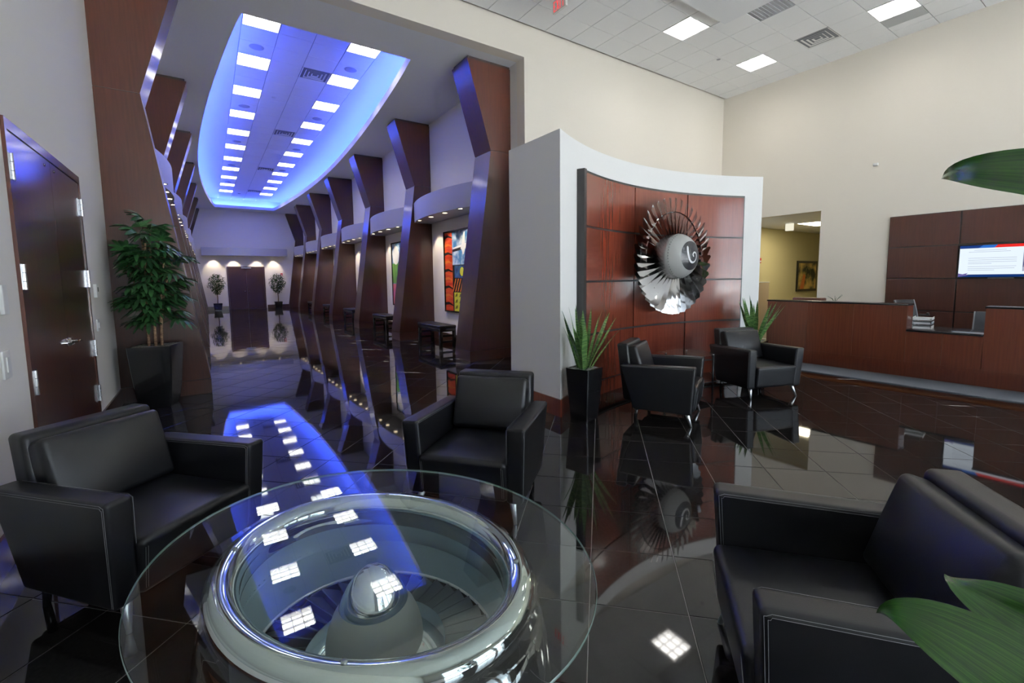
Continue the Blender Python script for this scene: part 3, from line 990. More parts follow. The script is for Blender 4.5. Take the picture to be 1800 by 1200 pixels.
MB().lathe([(.318, .075), (.316, .09), (.305, .125), (.275, .18), (.235, .225), (.202, .252)], 64, RX).build('spinner_cone', M_spin, fan, True)
def tip_y(r_):
    return .252+.050*(1-(r_/.202)**1.7)
MB().lathe([(.202, .252)]+[(q, tip_y(q)) for q in (.18, .15, .115, .08, .04, .001)], 48, RX).build('spinner_tip', M_tip, fan, True)
sp = [(-.42, .62), (-.47, .30), (-.43, 0), (-.30, -.28), (-.06, -.44), (.22, -.40), (.40, -.16), (.36, .12), (.14, .22), (-.04, .08), (.05, -.08)]
# smooth the spiral
def catmull(P, n=8):
    out = []
    Q_ = [P[0]]+P+[P[-1]]
    for i in range(1, len(Q_)-2):
        for k in range(n):
            t = k/n
            out.append(tuple(.5*((2*Q_[i][d])+(-Q_[i-1][d]+Q_[i+1][d])*t+(2*Q_[i-1][d]-5*Q_[i][d]+4*Q_[i+1][d]-Q_[i+2][d])*t*t+(-Q_[i-1][d]+3*Q_[i][d]-3*Q_[i+1][d]+Q_[i+2][d])*t**3) for d in range(len(P[0]))))
    out.append(P[-1])
    return out
cs = catmull(sp)
rows = []
for i, (x, z) in enumerate(cs):
    a = cs[max(i-1, 0)]; b = cs[min(i+1, len(cs)-1)]
    d = Vector((b[0]-a[0], b[1]-a[1])).normalized()
    wd = .075*(1-.45*i/len(cs))*min(1, .5+i/6)
    row = []
    for s_ in (-1, 1):
        px_, pz_ = (x-d.y*wd*s_)*.21, (z+d.x*wd*s_)*.21
        row.append((px_, -tip_y(min(.20, math.hypot(px_, pz_)))-.0025, pz_))
    rows.append(row)
MB().grid(rows).build('spiral_mark', M_white, fan)
rv = MB()
for k in range(48):
    a = 2*PI*k/48
    for r_, y_ in ((.309, .115),):
        rv.lathe([(0, .006), (.006, .004), (.007, 0)], 6, Matrix.Translation((r_*math.sin(a), -y_, r_*math.cos(a))) @ RX)
for k in range(8):
    a = 2*PI*(k+.5)/8
    rv.lathe([(0, .004), (.005, .003), (.006, 0)], 6, Matrix.Translation((.185*math.sin(a), -tip_y(.185), .185*math.cos(a))) @ RX)
rv.build('rivets', M_tip, fan)['kind'] = 'stuff'
MB().box(-.07, .07, .10, .30, -.07, .07).build('mounting_bracket', M_frame, fan)

# ------------------------------------------------------------------ tapered square planters
def planter(root, a0, a1, h, curve=0.0, fill=M_gravel):
    n = 10
    m = MB()
    prof = []
    for i in range(n+1):
        t = i/n
        prof.append((a0+(a1-a0)*(t**(1-curve)), h*t))
    c = .012
    def sq_(a): return [(-a+c,-a),(a-c,-a),(a,-a+c),(a,a-c),(a-c,a),(-a+c,a),(-a,a-c),(-a,-a+c)]
    vs = []
    for a, z in prof:
        vs += [(x, y, z) for x, y in sq_(a)]
    inn = [(x, y, h) for x, y in sq_(a1-.022)]
    ind = [(x, y, h-.05) for x, y in sq_(a1-.024)]
    vs += inn+ind
    fs = [tuple(range(8))[::-1]]
    for i in range(n+2):
        fs += [(i*8+k, i*8+(k+1) % 8, (i+1)*8+(k+1) % 8, (i+1)*8+k) for k in range(8)]
    m.add(vs, fs)
    m.build('pot', M_black, root, 'auto')
    MB().rbox(-a1+.023, a1-.023, -a1+.023, a1-.023, h-.06, h-.008, .012, 2, 6, None, lambda x, y, z: (x, y, z+rnd.uniform(-.006, .010) if z > h-.03 else z)).build('gravel', fill, root)

def snake_leaf(L_, w_, bend, seed):
    r_ = random.Random(seed)
    rows = []
    n = 12
    for i in range(n+1):
        t = i/n
        ww = w_*(.55+.45*min(1, t*2.2))*(1 if t < .55 else max(.0, 1-((t-.55)/.45)**1.8))
        y = bend*t*t
        tw = .5*math.sin(t*2+seed)
        row = []
        for j in range(5):
            s_ = -1+2*j/4
            row.append((ww*s_*math.cos(tw), y+ww*s_*math.sin(tw)+.25*ww*abs(s_), L_*t))
        rows.append(row)
    m = MB().grid(rows)
    return m.mesh('leaf', M_snake, True)
def make_snake(label, loc, rz, seed):
    r_ = random.Random(seed)
    t = thing('potted_snake_plant', label, 'plant', loc, rz, 'snake plants beside the curved wall')
    planter(t, .115, .155, .59, .15)
    N_ = 21
    for k in range(N_):
        a = 2*PI*k*.382+r_.uniform(-.3, .3)
        q = math.sqrt((k+.5)/N_)
        lean = .06+.42*q
        if math.sin(a+rz) > .15:             # keep the leaves off the wall behind
            lean *= .40
        L_ = (.80-.28*q*r_.random())*r_.uniform(.82, 1.0)
        me = snake_leaf(L_, r_.uniform(.024, .034), .10*q, seed*50+k)
        o = link('leaf', me, t, (math.cos(a)*.07*q, math.sin(a)*.07*q, .565))
        M_ = Matrix.Rotation(a-PI/2, 4, 'Z') @ Matrix.Rotation(-lean, 4, 'X')
        o.rotation_euler = M_.to_euler()
    return t
make_snake('snake plant in black planter at the hall-side end of the curved wall', (3.50, 3.74, 0), R(14), 4)
make_snake('snake plant in black planter between curved wall and reception desk', (7.12, 3.72, 0), R(10), 9)

# ------------------------------------------------------------------ lady palm by the first column
palm = thing('potted_lady_palm', 'large lady palm in a tall tapered black planter beside the double door', 'plant', (-.60, 7.40, 0), R(-14))
planter(palm, .155, .235, .80, .45, M_moss)
def frond_mesh(seed):
    r_ = random.Random(seed)
    m = MB()
    n = 8
    m.tube([(0, 0, 0), (0, .10, .05), (0, .20, .07)], [.004, .003, .003], 5)
    for k in range(n):
        s_ = -1+2*k/(n-1)
        ang = s_*R(82)
        L_ = .225*(1-.18*abs(s_))*r_.uniform(.9, 1.1)
        w_ = .025*r_.uniform(.85, 1.15)
        droop = r_.uniform(.30, .75)
        rows = []
        for i in range(7):
            t = i/6
            rr = L_*t
            x, y = math.sin(ang)*rr, .20+math.cos(ang)*rr
            z = .07+.05*t-droop*L_*t*t*1.3
            ww = w_*(.35+.65*min(1, t*3))*(1 if t < .8 else 1-.75*(t-.8)/.2)
            px_, py_ = math.cos(ang), -math.sin(ang)
            rows.append([(x-px_*ww, y-py_*ww, z+.004), (x, y, z-.003), (x+px_*ww, y+py_*ww, z+.004)])
        m.grid(rows)
    return m.mesh('frond', M_frond, True)
fm = [frond_mesh(20+k) for k in range(5)]
rp = random.Random(12)
palm_M = Matrix.Translation((-.60, 7.40, 0)) @ Matrix.Rotation(R(-14), 4, 'Z')
canes = [(-.06, -.03, .06, -.02, 2.10), (.02, -.05, .02, .05, 2.25), (.07, .0, .10, .02, 1.95), (-.01, .05, -.08, .06, 2.15), (.05, .06, .12, .10, 1.8), (-.08, .04, -.16, -.02, 1.85)]
for cx_, cy_, dx, dy, H_ in canes:
    path = [(cx_+dx*t*t, cy_+dy*t*t, .74+(H_-.74)*t) for t in [i/8 for i in range(9)]]
    MB().tube(path, [.017-.006*i/8 for i in range(9)], 8).build('cane', M_cane, palm, True)
    nf = 17
    for k in range(nf):
        t = .26+.74*k/(nf-1)
        p = (cx_+dx*t*t, cy_+dy*t*t, .74+(H_-.74)*t)
        a = k*2.4+rp.uniform(-.4, .4)+cx_*40
        pitch = R(rp.uniform(-5, 35)) if k < nf-2 else R(rp.uniform(35, 70))
        M_ = Matrix.Rotation(a, 4, 'Z') @ Matrix.Rotation(pitch, 4, 'X')
        s_ = rp.uniform(.75, 1.05)
        tip_ = palm_M @ (Vector(p) + M_ @ Vector((0, .46*s_, .0)))
        if tip_.x < XL+.04 or tip_.y > COLY_L[0]-.07:
            a += PI*.75
            M_ = Matrix.Rotation(a, 4, 'Z') @ Matrix.Rotation(pitch, 4, 'X')
            tip_ = palm_M @ (Vector(p) + M_ @ Vector((0, .46*s_, .0)))
            if tip_.x < XL+.04 or tip_.y > COLY_L[0]-.07:
                s_ *= .55
        o = link('frond', fm[rp.randrange(5)], palm, p, M_.to_euler())
        o.scale = (s_, s_, s_)

# ------------------------------------------------------------------ leather armchairs
def make_chair(label, loc, rz):
    t = thing('leather_armchair', label, 'armchair', loc, rz, 'black leather armchairs')
    WX = .43
    Zb, Zt = .135, .64
    def armfn(side):
        def fn(x, y, z):
            q = (Zt-z)/(Zt-Zb)
            y2 = y+q*.15*(.40-y)/.8 - q*.035*(y+.40)/.8
            x2 = x*(1-.05*q)
            z2 = z+.012*(y-.0)/.4*(1-q)
            return (x2, y2, z2)
        return fn
    for s_ in (-1, 1):
        xa, xb = sorted((s_*.312, s_*WX))
        fn = armfn(s_)
        a = MB().rbox(xa, xb, -.40, .40, Zb, Zt, .022, 3, 6, None, fn).build('arm', M_leather, t, True)
        st = MB()
        for xe in (s_*(WX-.004), s_*.316):
            for off in (0, .011):
                pth = [(xe, .392-off, z) for z in [Zb+.02+(.47-off)*i/8 for i in range(9)]]
                pth += [(xe, .385-off, Zt-.014-off), (xe, .37, Zt-.006-off)]
                pth += [(xe, .37-.74*i/8, Zt-.006-off) for i in range(1, 9)]
                sx = 1 if xe > 0 else -1
                outw = sx*(.0045 if abs(xe) > .4 else -.0045)
                st.tube([fn(px_+outw, py_, pz_) for px_, py_, pz_ in pth], .0008, 4)
        st.build('stitching', M_thread, a)['kind'] = 'stuff'
    def seatfn(x, y, z):
        q = max(0, (z-.36)/.07)
        b = (1-(x/.31)**2)*(1-((y-.07)/.36)**2)
        yy = y - (.03*(.43-z)/.28 if y > .2 else 0)
        return (x, yy, z+.022*max(0, b)*q)
    se = MB().rbox(-.308, .308, -.28, .415, .145, .425, .035, 3, 6, None, seatfn).build('seat', M_leather, t, True)
    st = MB()
    for s_ in (-1, 1):
        for off in (0, .011):
            pth = [(s_*(.290-off), .418-.03*(.43-z)/.28, z) for z in (.18, .25, .32, .385)]
            st.tube(pth, .0008, 4)
    st.build('stitching', M_thread, se)['kind'] = 'stuff'
    def backfn(x, y, z):
        return (x, y-(z-.30)*.13, z)
    MB().rbox(-.308, .308, -.40, -.27, .20, .85, .028, 3, 4, None, backfn).build('backrest', M_leather, t, True)
    Mc = Matrix.Translation((0, -.20, .43)) @ Matrix.Rotation(R(17), 4, 'X')
    def cfn(x, y, z):
        b = (1-(x/.29)**2)*(1-((z-.2)/.205)**2)
        return (x, y+(.030 if y > 0 else 0)*max(0, b), z)
    cu = MB().rbox(-.292, .292, -.065, .065, 0, .405, .032, 3, 8, Mc, cfn).build('back_cushion', M_leather, t, True)
    st = MB()
    for off in (0, .010):
        w_ = .272-off; zt_ = .385-off; zb_ = .018+off
        pth = [(-w_, .058, zb_), (-w_, .062, .2), (-w_, .058, zt_-.02), (-w_+.015, .057, zt_), (0, .064, zt_), (w_-.015, .057, zt_), (w_, .058, zt_-.02), (w_, .062, .2), (w_, .058, zb_), (0, .064, zb_), (-w_, .058, zb_)]
        st.tube([Mc @ Vector(p) for p in pth], .0008, 4)
    st.build('stitching', M_thread, cu)['kind'] = 'stuff'
    for s_ in (-1, 1):
        MB().tube([(s_*.325, .305, .15), (s_*.3365, .324, .10), (s_*.359, .362, 0)], [.027, .022, .011], 12).build('front_leg', M_legs, t, True)
        MB().tube([(s_*.33, -.22, .15), (s_*.335, -.24, 0)], [.022, .016], 10).build('rear_leg', M_black, t, True)
    return t
def chair_at(fx, fy, face):
    # front-middle point and facing direction in degrees -> origin at the middle of the chair
    a = R(face)
    return (fx-.40*math.cos(a), fy-.40*math.sin(a), 0), a-PI/2
def put(src, label, fx, fy, face):
    loc, rz = chair_at(fx, fy, face)
    if src is None:
        return make_chair(label, loc, rz)
    return dup(src, loc, rz, label)
ch = put(None, 'black leather armchair beside the double door wall', -.095, 2.79, -50)
put(ch, 'black leather armchair with its back to the hall, behind the glass table', 1.313, 2.575, 220.6)
put(ch, 'black leather armchair beside the broad-leaved plant', 1.578, .886, 130.5)
put(ch, 'black leather armchair before the curved wall, next to the hall-side snake plant', 4.53, 2.955, -63)
put(ch, 'black leather armchair before the curved wall, on the reception side', 6.10, 2.88, -110)

# glass side table between the two wall chairs
stb = thing('glass_side_table', 'small square glass side table between the two armchairs at the curved wall', 'side table', (5.49, 3.76, 0), R(-3))
MB().rbox(-.31, .31, -.31, .31, .545, .557, .004, 1, 1).build('glass_top', M_glass, stb)
for sx in (-1, 1):
    for sy in (-1, 1):
        lg = MB().tube([(sx*.22, sy*.22, 0), (sx*.22, sy*.22, .54)], .014, 10).build('leg', M_black, stb, True)
        MB().tube([(sx*.22, sy*.22, .530), (sx*.22, sy*.22, .5445)], .02, 12).build('cap', M_chrome, lg, True)
MB().box(-.25, .25, -.25, .25, .16, .175).build('shelf', M_black, stb)

# ------------------------------------------------------------------ engine inlet coffee table
TA = R(-64)
tab = thing('engine_inlet_table', 'glass coffee table on a polished jet engine inlet with spinner inside', 'coffee table', (.49, 1.775, 0), TA)
GA, GB = .92, .76
gl = MB()
gprof = [(.001, .001, .488), (GA-.004, GB-.004, .488), (GA, GB, .491), (GA, GB, .497), (GA-.004, GB-.004, .500), (.001, .001, .500)]
gl.lathe(gprof, 128)
gt = gl.build('glass_top', M_glass, tab, 'auto')
MB().lathe([(GA+.0005, GB+.0005, .4885), (GA+.0025, GB+.0025, .4905), (GA+.0025, GB+.0025, .4975), (GA+.0005, GB+.0005, .4995)], 128).build('polished_edge', mat('glass_edge_green', (.22, .31, .28), .08, spec=.8), gt, True)
A0, B0, tr_ = .640, .492, .062
lp = []
for k in range(25):
    a = -R(38) + R(250)*k/24
    # start at the outside of the lip, over the top and down the inside
    dr = tr_*math.cos(a); dz = tr_*math.sin(a)
    lp.append((A0+dr, B0+dr, .422+dz))
lp = [(A0+.085, B0+.085, .30), (A0+.072, B0+.072, .345)] + lp + [(A0-.058, B0-.056, .345)]
MB().lathe(lp, 128).build('chrome_lip', M_polish, tab, True)
MB().lathe([(A0+.082, B0+.082, .302), (A0+.10, B0+.10, .22), (A0+.115, B0+.115, .10), (A0+.12, B0+.12, .0)], 128).build('cowl', M_polish, tab, True)
MB().lathe([(A0-.059, B0-.057, .345), (A0-.052, B0-.040, .25), (A0-.062, B0-.030, .245)], 128).build('inlet_band', M_liner, tab, True)
MB().lathe([(A0-.060, B0-.030, .246), (A0-.085, B0-.028, .16), (A0-.11, B0-.03, .07)], 128).build('inlet_liner', M_liner, tab, True)
MB().lathe([(A0-.106, B0-.026, .086), (A0-.116, B0-.036, .090), (A0-.118, B0-.038, .080)], 128).build('fan_case_ring', M_alu, tab, True)
rv = MB()
for k in range(90):
    a = 2*PI*k/90
    rv.lathe([(0, .003), (.004, .002), (.005, 0)], 5, Matrix.Translation(((A0-.060)*math.cos(a), (B0-.036)*math.sin(a), .258)) @ Matrix.Rotation(R(60), 4, Vector((-math.sin(a), math.cos(a), 0))))
rv.build('rivets', M_liner, tab)['kind'] = 'stuff'
for k in range(4):
    a = 2*PI*k/4+.55
    MB().lathe([(.0, .4875), (.010, .4875), (.010, .480), (.009, .476), (0, .476)], 14, Matrix.Translation(((A0-.012)*math.cos(a), (B0-.012)*math.sin(a), .0))).build('glass_spacer', M_alu, tab, True)
MB().lathe([(0, .012), (A0-.10, B0-.02, .012)] if False else [(.001, .001, .02), (A0-.10, B0-.02, .02)], 64).build('fan_back', M_frame, tab)
AX = Vector((.03, -.02, 0))                # spinner sits a little off the cowl's middle
nbl = 40
for k in range(nbl):
    a = 2*PI*k/nbl
    ro = 1/math.sqrt((math.cos(a)/(A0-.118))**2+(math.sin(a)/(B0-.038))**2)-.004
    c_, s_ = math.cos(a), math.sin(a)
    def P_(r_, t_, z_): return (c_*r_-s_*t_, s_*r_+c_*t_, z_)
    rows = []
    for i in range(5):
        r_ = .22+(ro-.22)*i/4
        w_ = .016+.028*i/4
        rows.append([P_(r_, -w_, .035+.0), P_(r_, 0, .062), P_(r_, w_, .085)])
    bl_ = MB().grid(rows)
    bl_.tube([(p[2][0], p[2][1], p[2][2]) for p in rows], .003, 5)
    bl_.build('fan_blade', M_blade_d, tab, True)
MB().lathe([(.285, .075), (.285, .092), (.278, .096), (.205, .115), (.190, .118)], 64, Matrix.Translation(AX*.3)).build('hub_ring', M_polish, tab, 'auto')
MB().lathe([(.194, .10), (.192, .15), (.182, .20), (.162, .25), (.134, .295)], 64, Matrix.Translation(AX*.3)).build('spinner', M_spin, tab, True)
MB().lathe([(.136, .293), (.134, .303), (.122, .328), (.104, .360), (.082, .393), (.056, .422), (.027, .440), (.001, .445)], 64, Matrix.Translation(AX*.3)).build('spinner_tip', M_polish, tab, True)

# ------------------------------------------------------------------ reception desk
DX = 8.80
desk = thing('reception_desk', 'long mahogany reception desk with a lowered counter section', 'reception desk', (DX, 0, 0))
def dbox(name, b, m, par=None, sm=False):
    return MB().box(*b).build(name, m, par or desk, sm)
YA, YB, YCc, YD = 4.38, 2.31, 1.48, -2.2
dbox('plinth', (.19, .70, YD, YA-.10, 0, .275), M_desk)
for k, (a, b) in enumerate(((3.69, YA), (3.0, 3.69), (YB, 3.0))):
    dbox('front_panel', (0, .03, a+.0015, b-.0015, .275, 1.125), M_desk)
for a, b in ((1.895, YB), (YCc, 1.895)):
    dbox('front_panel', (0, .03, a+.0015, b-.0015, .275, .735), M_desk)
for a, b in ((.70, YCc), (-.1, .70), (-.9, -.1), (YD, -.9)):
    dbox('front_panel', (0, .03, a+.0015, b-.0015, .275, 1.125), M_desk)
dbox('carcass', (.03, .26, YB+.02, YA-.01, .275, 1.125), M_desk)
dbox('carcass', (.03, .26, YD+.01, YCc-.02, .275, 1.125), M_desk)
dbox('end_panel', (0.03, .26, YB, YB+.02, .735, 1.125), M_desk)
dbox('end_panel', (0.03, .26, YCc-.02, YCc, .735, 1.125), M_desk)
dbox('end_panel', (.03, .75, YA-.01, YA, .275, .735), M_desk)
MB().rbox(-.012, .275, YB-.006, YA+.012, 1.127, 1.155, .006, 1, 1).build('upper_counter', M_counter, desk, 'auto')
MB().rbox(-.012, .275, YD, YCc+.006, 1.127, 1.155, .006, 1, 1).build('upper_counter', M_counter, desk, 'auto')
MB().rbox(-.012, .80, YCc-.0, YB+.0, .737, .768, .006, 1, 1).build('low_counter', M_counter, desk, 'auto')
MB().box(.262, .80, YD, YCc-.001, .737, .766).build('work_surface', M_counter, desk)
MB().box(.262, .80, YB+.001, YA-.02, .737, .766).build('work_surface', M_counter, desk)
MB().box(.0, .03, YD, YA, .225, .2745).build('toe_valance', M_desk, desk)
MB().add([(.0315, YD+.1, .235), (.0315, YA-.1, .235), (.0315, YA-.1, .268), (.0315, YD+.1, .268)], [(0, 1, 2, 3)]).build('toe_light', emitter('toe_strip_warm', (1.0, .42, .12), 2.0), desk)
mt = MB().prism([(8.25, 3.72), (8.97, 4.05), (8.97, YD), (8.25, YD)], .001, .014).build('floor_mat', M_carpet)
tag(mt, 'long grey carpet runner along the foot of the reception desk', 'mat')

# desk clutter and chairs behind it
trays = thing('document_tray_stack', 'stacked grey document trays on the low counter', 'document tray', (9.22, 2.22, .768), R(8))
for k in range(3):
    MB().box(-.17, .17, -.11, .11, k*.065, k*.065+.006).box(-.17, .17, -.11, -.106, k*.065, k*.065+.045).box(-.17, .17, .106, .11, k*.065, k*.065+.045).build('tray', M_plastic if k != 1 else mat('grey_tray', (.30, .33, .36), .5), trays)
    MB().box(-.15, .15, -.10, .10, k*.065+.007, k*.065+.030).build('papers', mat('paper', (.7, .72, .74), .7), trays)
ph = thing('desk_telephone', 'small dark desk telephone on top of the document trays', 'telephone', (9.16, 2.20, .966), R(100))
MB().rbox(-.06, .06, -.05, .05, -.0, .022, .008).build('phone_body', M_frame, ph, True)
MB().rbox(-.055, -.02, -.055, .055, .022, .044, .010).build('handset', M_frame, ph, True)
def office_chair(label, loc, rz, m, hgt, lean):
    t = thing('office_chair', label, 'office chair', loc, rz, 'office chairs behind the reception desk')
    for k in range(5):
        a = 2*PI*k/5
        l_ = MB().tube([(0, 0, .09), (.30*math.cos(a), .30*math.sin(a), .075)], [.022, .014], 8).build('base_arm', M_frame, t, True)
        MB().lathe([(.0, -.03), (.03, -.028), (.035, 0), (.03, .028), (0, .03)], 14, Matrix.Translation((.30*math.cos(a), .30*math.sin(a), .036)) @ Matrix.Rotation(R(90), 4, 'X')).build('caster', M_frame, l_, True)
    MB().tube([(0, 0, .08), (0, 0, .42)], .025, 10).build('gas_lift', M_frame, t, True)
    MB().rbox(-.25, .25, -.24, .25, .42, .50, .03, 2, 3).build('seat', m, t, True)
    def bf(x, y, z):
        return (x, y-.10*((x/.24)**2)*-1 - lean*(z-.5)*(z-.5), z)
    MB().rbox(-.24, .24, -.27, -.235, .55, hgt, .017, 2, 6, None, bf).build('backrest', m, t, True)
    fr_ = MB()
    for s_ in (-1, 1):
        fr_.tube([bf(s_*.245, -.25, .55+(hgt-.55)*i/8) for i in range(9)], .010, 8)
    fr_.build('back_frame', mat('grey_nylon', (.28, .30, .32), .4), t, True)
    MB().tube([(0, -.05, .42), (0, -.30, .44), (0, -.28, .62)], .02, 8).build('back_post', M_frame, t, True)
    return t
office_chair('dark office chair with tall tilted back behind the document trays', (10.00, 2.45, 0), R(165), M_frame, 1.16, .25)
office_chair('grey mesh office chair behind the low counter', (9.95, 1.62, 0), R(80), M_grey_fab, 1.00, .12)
bx = thing('desk_sorter', 'low brown wooden sorter box on the work surface behind the desk front', 'box', (9.40, 3.92, .766))
MB().rbox(-.12, .12, -.24, .24, 0, .41, .006, 1, 1).build('body', M_desk, bx, 'auto')
MB().box(-.11, .11, -.23, .23, .411, .418).build('top_inlay', mat('brown_leather', (.16, .07, .04), .5), bx)
pl = thing('desk_sprig_vase', 'tiny vase with a thin green sprig behind the reception desk', 'vase', (9.40, 3.50, .766))
MB().lathe([(0, 0), (.03, 0), (.035, .15), (.02, .34), (.024, .36)], 16).build('vase_body', M_frame, pl, True)
for k in range(6):
    a = k*1.1
    MB().tube([(0, 0, .34), (.03*math.cos(a), .05*math.sin(a), .41), (.06*math.cos(a), .13*math.sin(a), .43+.012*k)], [.003, .003, .002], 5).build('stem', M_ficus, pl, True)

# ------------------------------------------------------------------ dark panels and screen behind the desk
PX = XR-.001
pw = thing('wall_panelling', 'dark wood panel grid on the reception wall behind the screen', 'panelling', (PX, 0, 0))
PYv = [3.435, 2.372, 1.31, .25, -.81, -1.87]
PZh = [.21, .888, 1.515, 2.14, 2.765]
MB().box(-.02, 0, PYv[-1], PYv[0], PZh[0], PZh[-1]).build('backing', M_frame, pw)
pan_me = {}
for i in range(5):
    for j in range(4):
        hy = (PYv[i]-PYv[i+1])/2-.011; hz = (PZh[j+1]-PZh[j])/2-.011
        MB().rbox(-.04, -.019, -hy, hy, -hz, hz, .004, 1, 1).build('wood_panel', M_dark, pw, False, (0, (PYv[i]+PYv[i+1])/2, (PZh[j]+PZh[j+1])/2))
tv = thing('wall_screen', 'wide flat screen showing a white page with red and blue header on the dark panels', 'screen', (PX-.042, 2.36, 1.515), R(-90))
# local: x along the wall towards the lobby windows, y into the wall, front is -y
TW, TH = 1.08, .605
MB().rbox(0, TW, -.05, 0, 0, TH, .006, 1, 1).build('housing', M_black, tv)
def scr(name, pts, col, s_, y=-.0512):
    m_ = MB(); m_.add([(x, y, z) for x, z in pts], [tuple(range(len(pts)))])
    return m_.build(name, emitter('screen_'+name, col, s_), tv)
b = .014
x0, x1, z0, z1 = b, TW-b, b+.012, TH-b
page = scr('page', [(x0, z0), (x1, z0), (x1, z1), (x0, z1)], (.80, .90, 1.0), 1.05)
def ink(name, pts, col, s_=1.0, y=-.0518):
    o = scr(name, pts, col, s_, y); o.parent = page; return o
ink('header_blue', [(x0, z1-.05), (x0+.44, z1-.05), (x0+.48, z1), (x0, z1)], (.012, .045, .22))
ink('header_gradient', [(x0+.24, z1-.05), (x0+.44, z1-.05), (x0+.48, z1), (x0+.30, z1)], (.03, .16, .60), 1.0, -.0521)
ink('header_red', [(x0+.44, z1-.05), (x1, z1-.05), (x1, z1), (x0+.48, z1)], (.85, .03, .025), 1.0, -.0521)
ink('footer', [(x0, z0), (x1, z0), (x1, z0+.045), (x0, z0+.045)], (.006, .035, .17))
ink('footer_mark', [(x0, z0+.005), (x0+.14, z0+.03), (x0+.10, z0+.04), (x0+.13, z0+.075), (x0+.06, z0+.05), (x0, z0+.065)], (.14, .12, .34), 1.0, -.0524)
for k, (lw, zz_) in enumerate(((.40, .50), (.52, .47), (.60, .36), (.60, .325), (.60, .29), (.30, .26), (.60, .21), (.58, .175), (.34, .145))):
    xs = x0+.19 if k == 0 else x0+.12
    ink('text_line', [(xs, zz_), (xs+lw, zz_), (xs+lw, zz_+.006), (xs, zz_+.006)], (.40, .44, .55))
ph_ = ink('photo', [(x1-.26, .12), (x1-.02, .12), (x1-.02, .50), (x1-.26, .50)], (.20, .19, .30))
ink('photo_machine', [(x1-.25, .22), (x1-.15, .26), (x1-.05, .24), (x1-.05, .33), (x1-.14, .35), (x1-.25, .28)], (.045, .06, .20), 1.0, -.0524)
ink('photo_ground', [(x1-.26, .12), (x1-.02, .12), (x1-.02, .22), (x1-.26, .19)], (.42, .43, .55), 1.0, -.0522)
ink('photo_window', [(x1-.22, .38), (x1-.08, .38), (x1-.08, .46), (x1-.22, .46)], (.06, .07, .28), 1.0, -.0524)
MB().box(.40, .72, -.0515, -.05, .004, .010).build('badge', M_alu, tv)
sd = thing('wall_sensor', 'tiny white motion sensor high on the beige reception wall', 'sensor', (XR, 3.74, 3.875))
MB().rbox(-.03, 0, -.045, .045, -.03, .03, .012).build('sensor_body', M_plastic, sd, True)

# ------------------------------------------------------------------ passage behind the reception wall
M_pass = mat('passage_paint', (.66, .60, .36), .8)
pf = MB().box(XR+.2, 20, 3.9, 7.7, -.2, 0).build('floor_passage', mat('passage_carpet', (.20, .17, .12), .9)); struct(pf, 'carpet floor of the passage beyond the reception wall', 'floor')
struct(MB().box(XR+.2, 20, 7.5, 7.7, 0, 3.1).build('wall_passage_side', M_pass), 'yellowish side wall of the passage with a picture', 'wall')
struct(MB().box(XR+.2, 20, 3.7, 3.9, 0, 3.1).build('wall_passage_near', M_pass), 'yellowish wall of the passage backing the reception', 'wall')
struct(MB().box(20, 20.2, 3.7, 7.7, 0, 3.1).build('wall_passage_end', M_pass), 'yellowish end wall of the passage', 'wall')
struct(MB().box(XR+.2, 20.2, 3.7, 7.7, 3.1, 3.25).build('ceiling_passage', M_ceil), 'low white ceiling of the passage', 'ceiling')
struct(MB().box(12.0, 14.75, 7.44, 7.5, 0, 3.098).build('trim_1', M_pass), 'shallow yellowish wall step inside the passage', 'wall step')
pcl = thing('ceiling_light', 'flat square light in the low passage ceiling', 'ceiling light', (14.75, 6.05, 3.098))
MB().box(-.60, .60, -.31, .31, -.015, 0).build('frame', M_louver, pcl)
MB().box(-.56, .56, -.27, .27, -.018, -.0151).build('lens', emitter('passage_lens', (1.0, .88, .60), 24), pcl)
pe = thing('passage_exit_box', 'small white box light hanging under the passage ceiling', 'sign', (13.9, 6.40, 2.98))
MB().rbox(-.04, .04, -.10, .10, -.10, .10, .008).build('box_body', emitter('box_glow', (1.0, .95, .75), .9), pe, True)
MB().tube([(0, 0, .1), (0, 0, .118)], .03, 10).build('mount', M_plastic, pe, True)
pp = thing('framed_picture', 'dark framed abstract picture in yellow and orange inside the passage', 'picture', (16.9, 7.5, 1.05))
MB().rbox(0, 1.5, -.04, 0, 0, 1.06, .006, 1, 1).build('frame', M_black, pp)
m = MB(); flat(m, [(.08, .08), (1.42, .08), (1.42, .98), (.08, .98)], -.041)
m.build('print', noise_color(mat('abstract_print', (.5, .3, .1), .5), (.03, .04, .02), (.85, .62, .20), (1, 1, 1), 2.2, 3, .40, .62), pp)
m = MB(); m.lathe([(.16, 0), (.20, 0)], 30, Matrix.Translation((.80, -.042, .66)) @ RX); m.build('print_ring', A_olive, pp)
m = MB(); flat(m, [(.2, .08), (.5, .08), (.62, .55), (.45, .62)], -.0415); m.build('print_orange', A_orange, pp)
fs_ = thing('fire_strobe', 'small red fire alarm strobe inside the passage', 'fire alarm', (14.3, 7.44, 2.08))
MB().rbox(-.06, .06, -.05, 0, -.08, .08, .012).build('body', M_redp, fs_, True)
MB().rbox(-.03, .03, -.06, -.05, -.05, .0, .006).build('lens', M_plastic, fs_, True)
cb2 = thing('passage_cabinet', 'beige cabinet standing against the passage wall', 'cabinet', (13.85, 7.22, 0))
MB().rbox(-.3, .3, -.20, .20, .0, 1.40, .01, 1, 1).build('body', mat('beige_laminate', (.50, .40, .30), .5), cb2, 'auto')
MB().rbox(-.31, .31, -.21, .21, 1.40, 1.43, .008, 1, 1).build('top', M_plastic, cb2, 'auto')

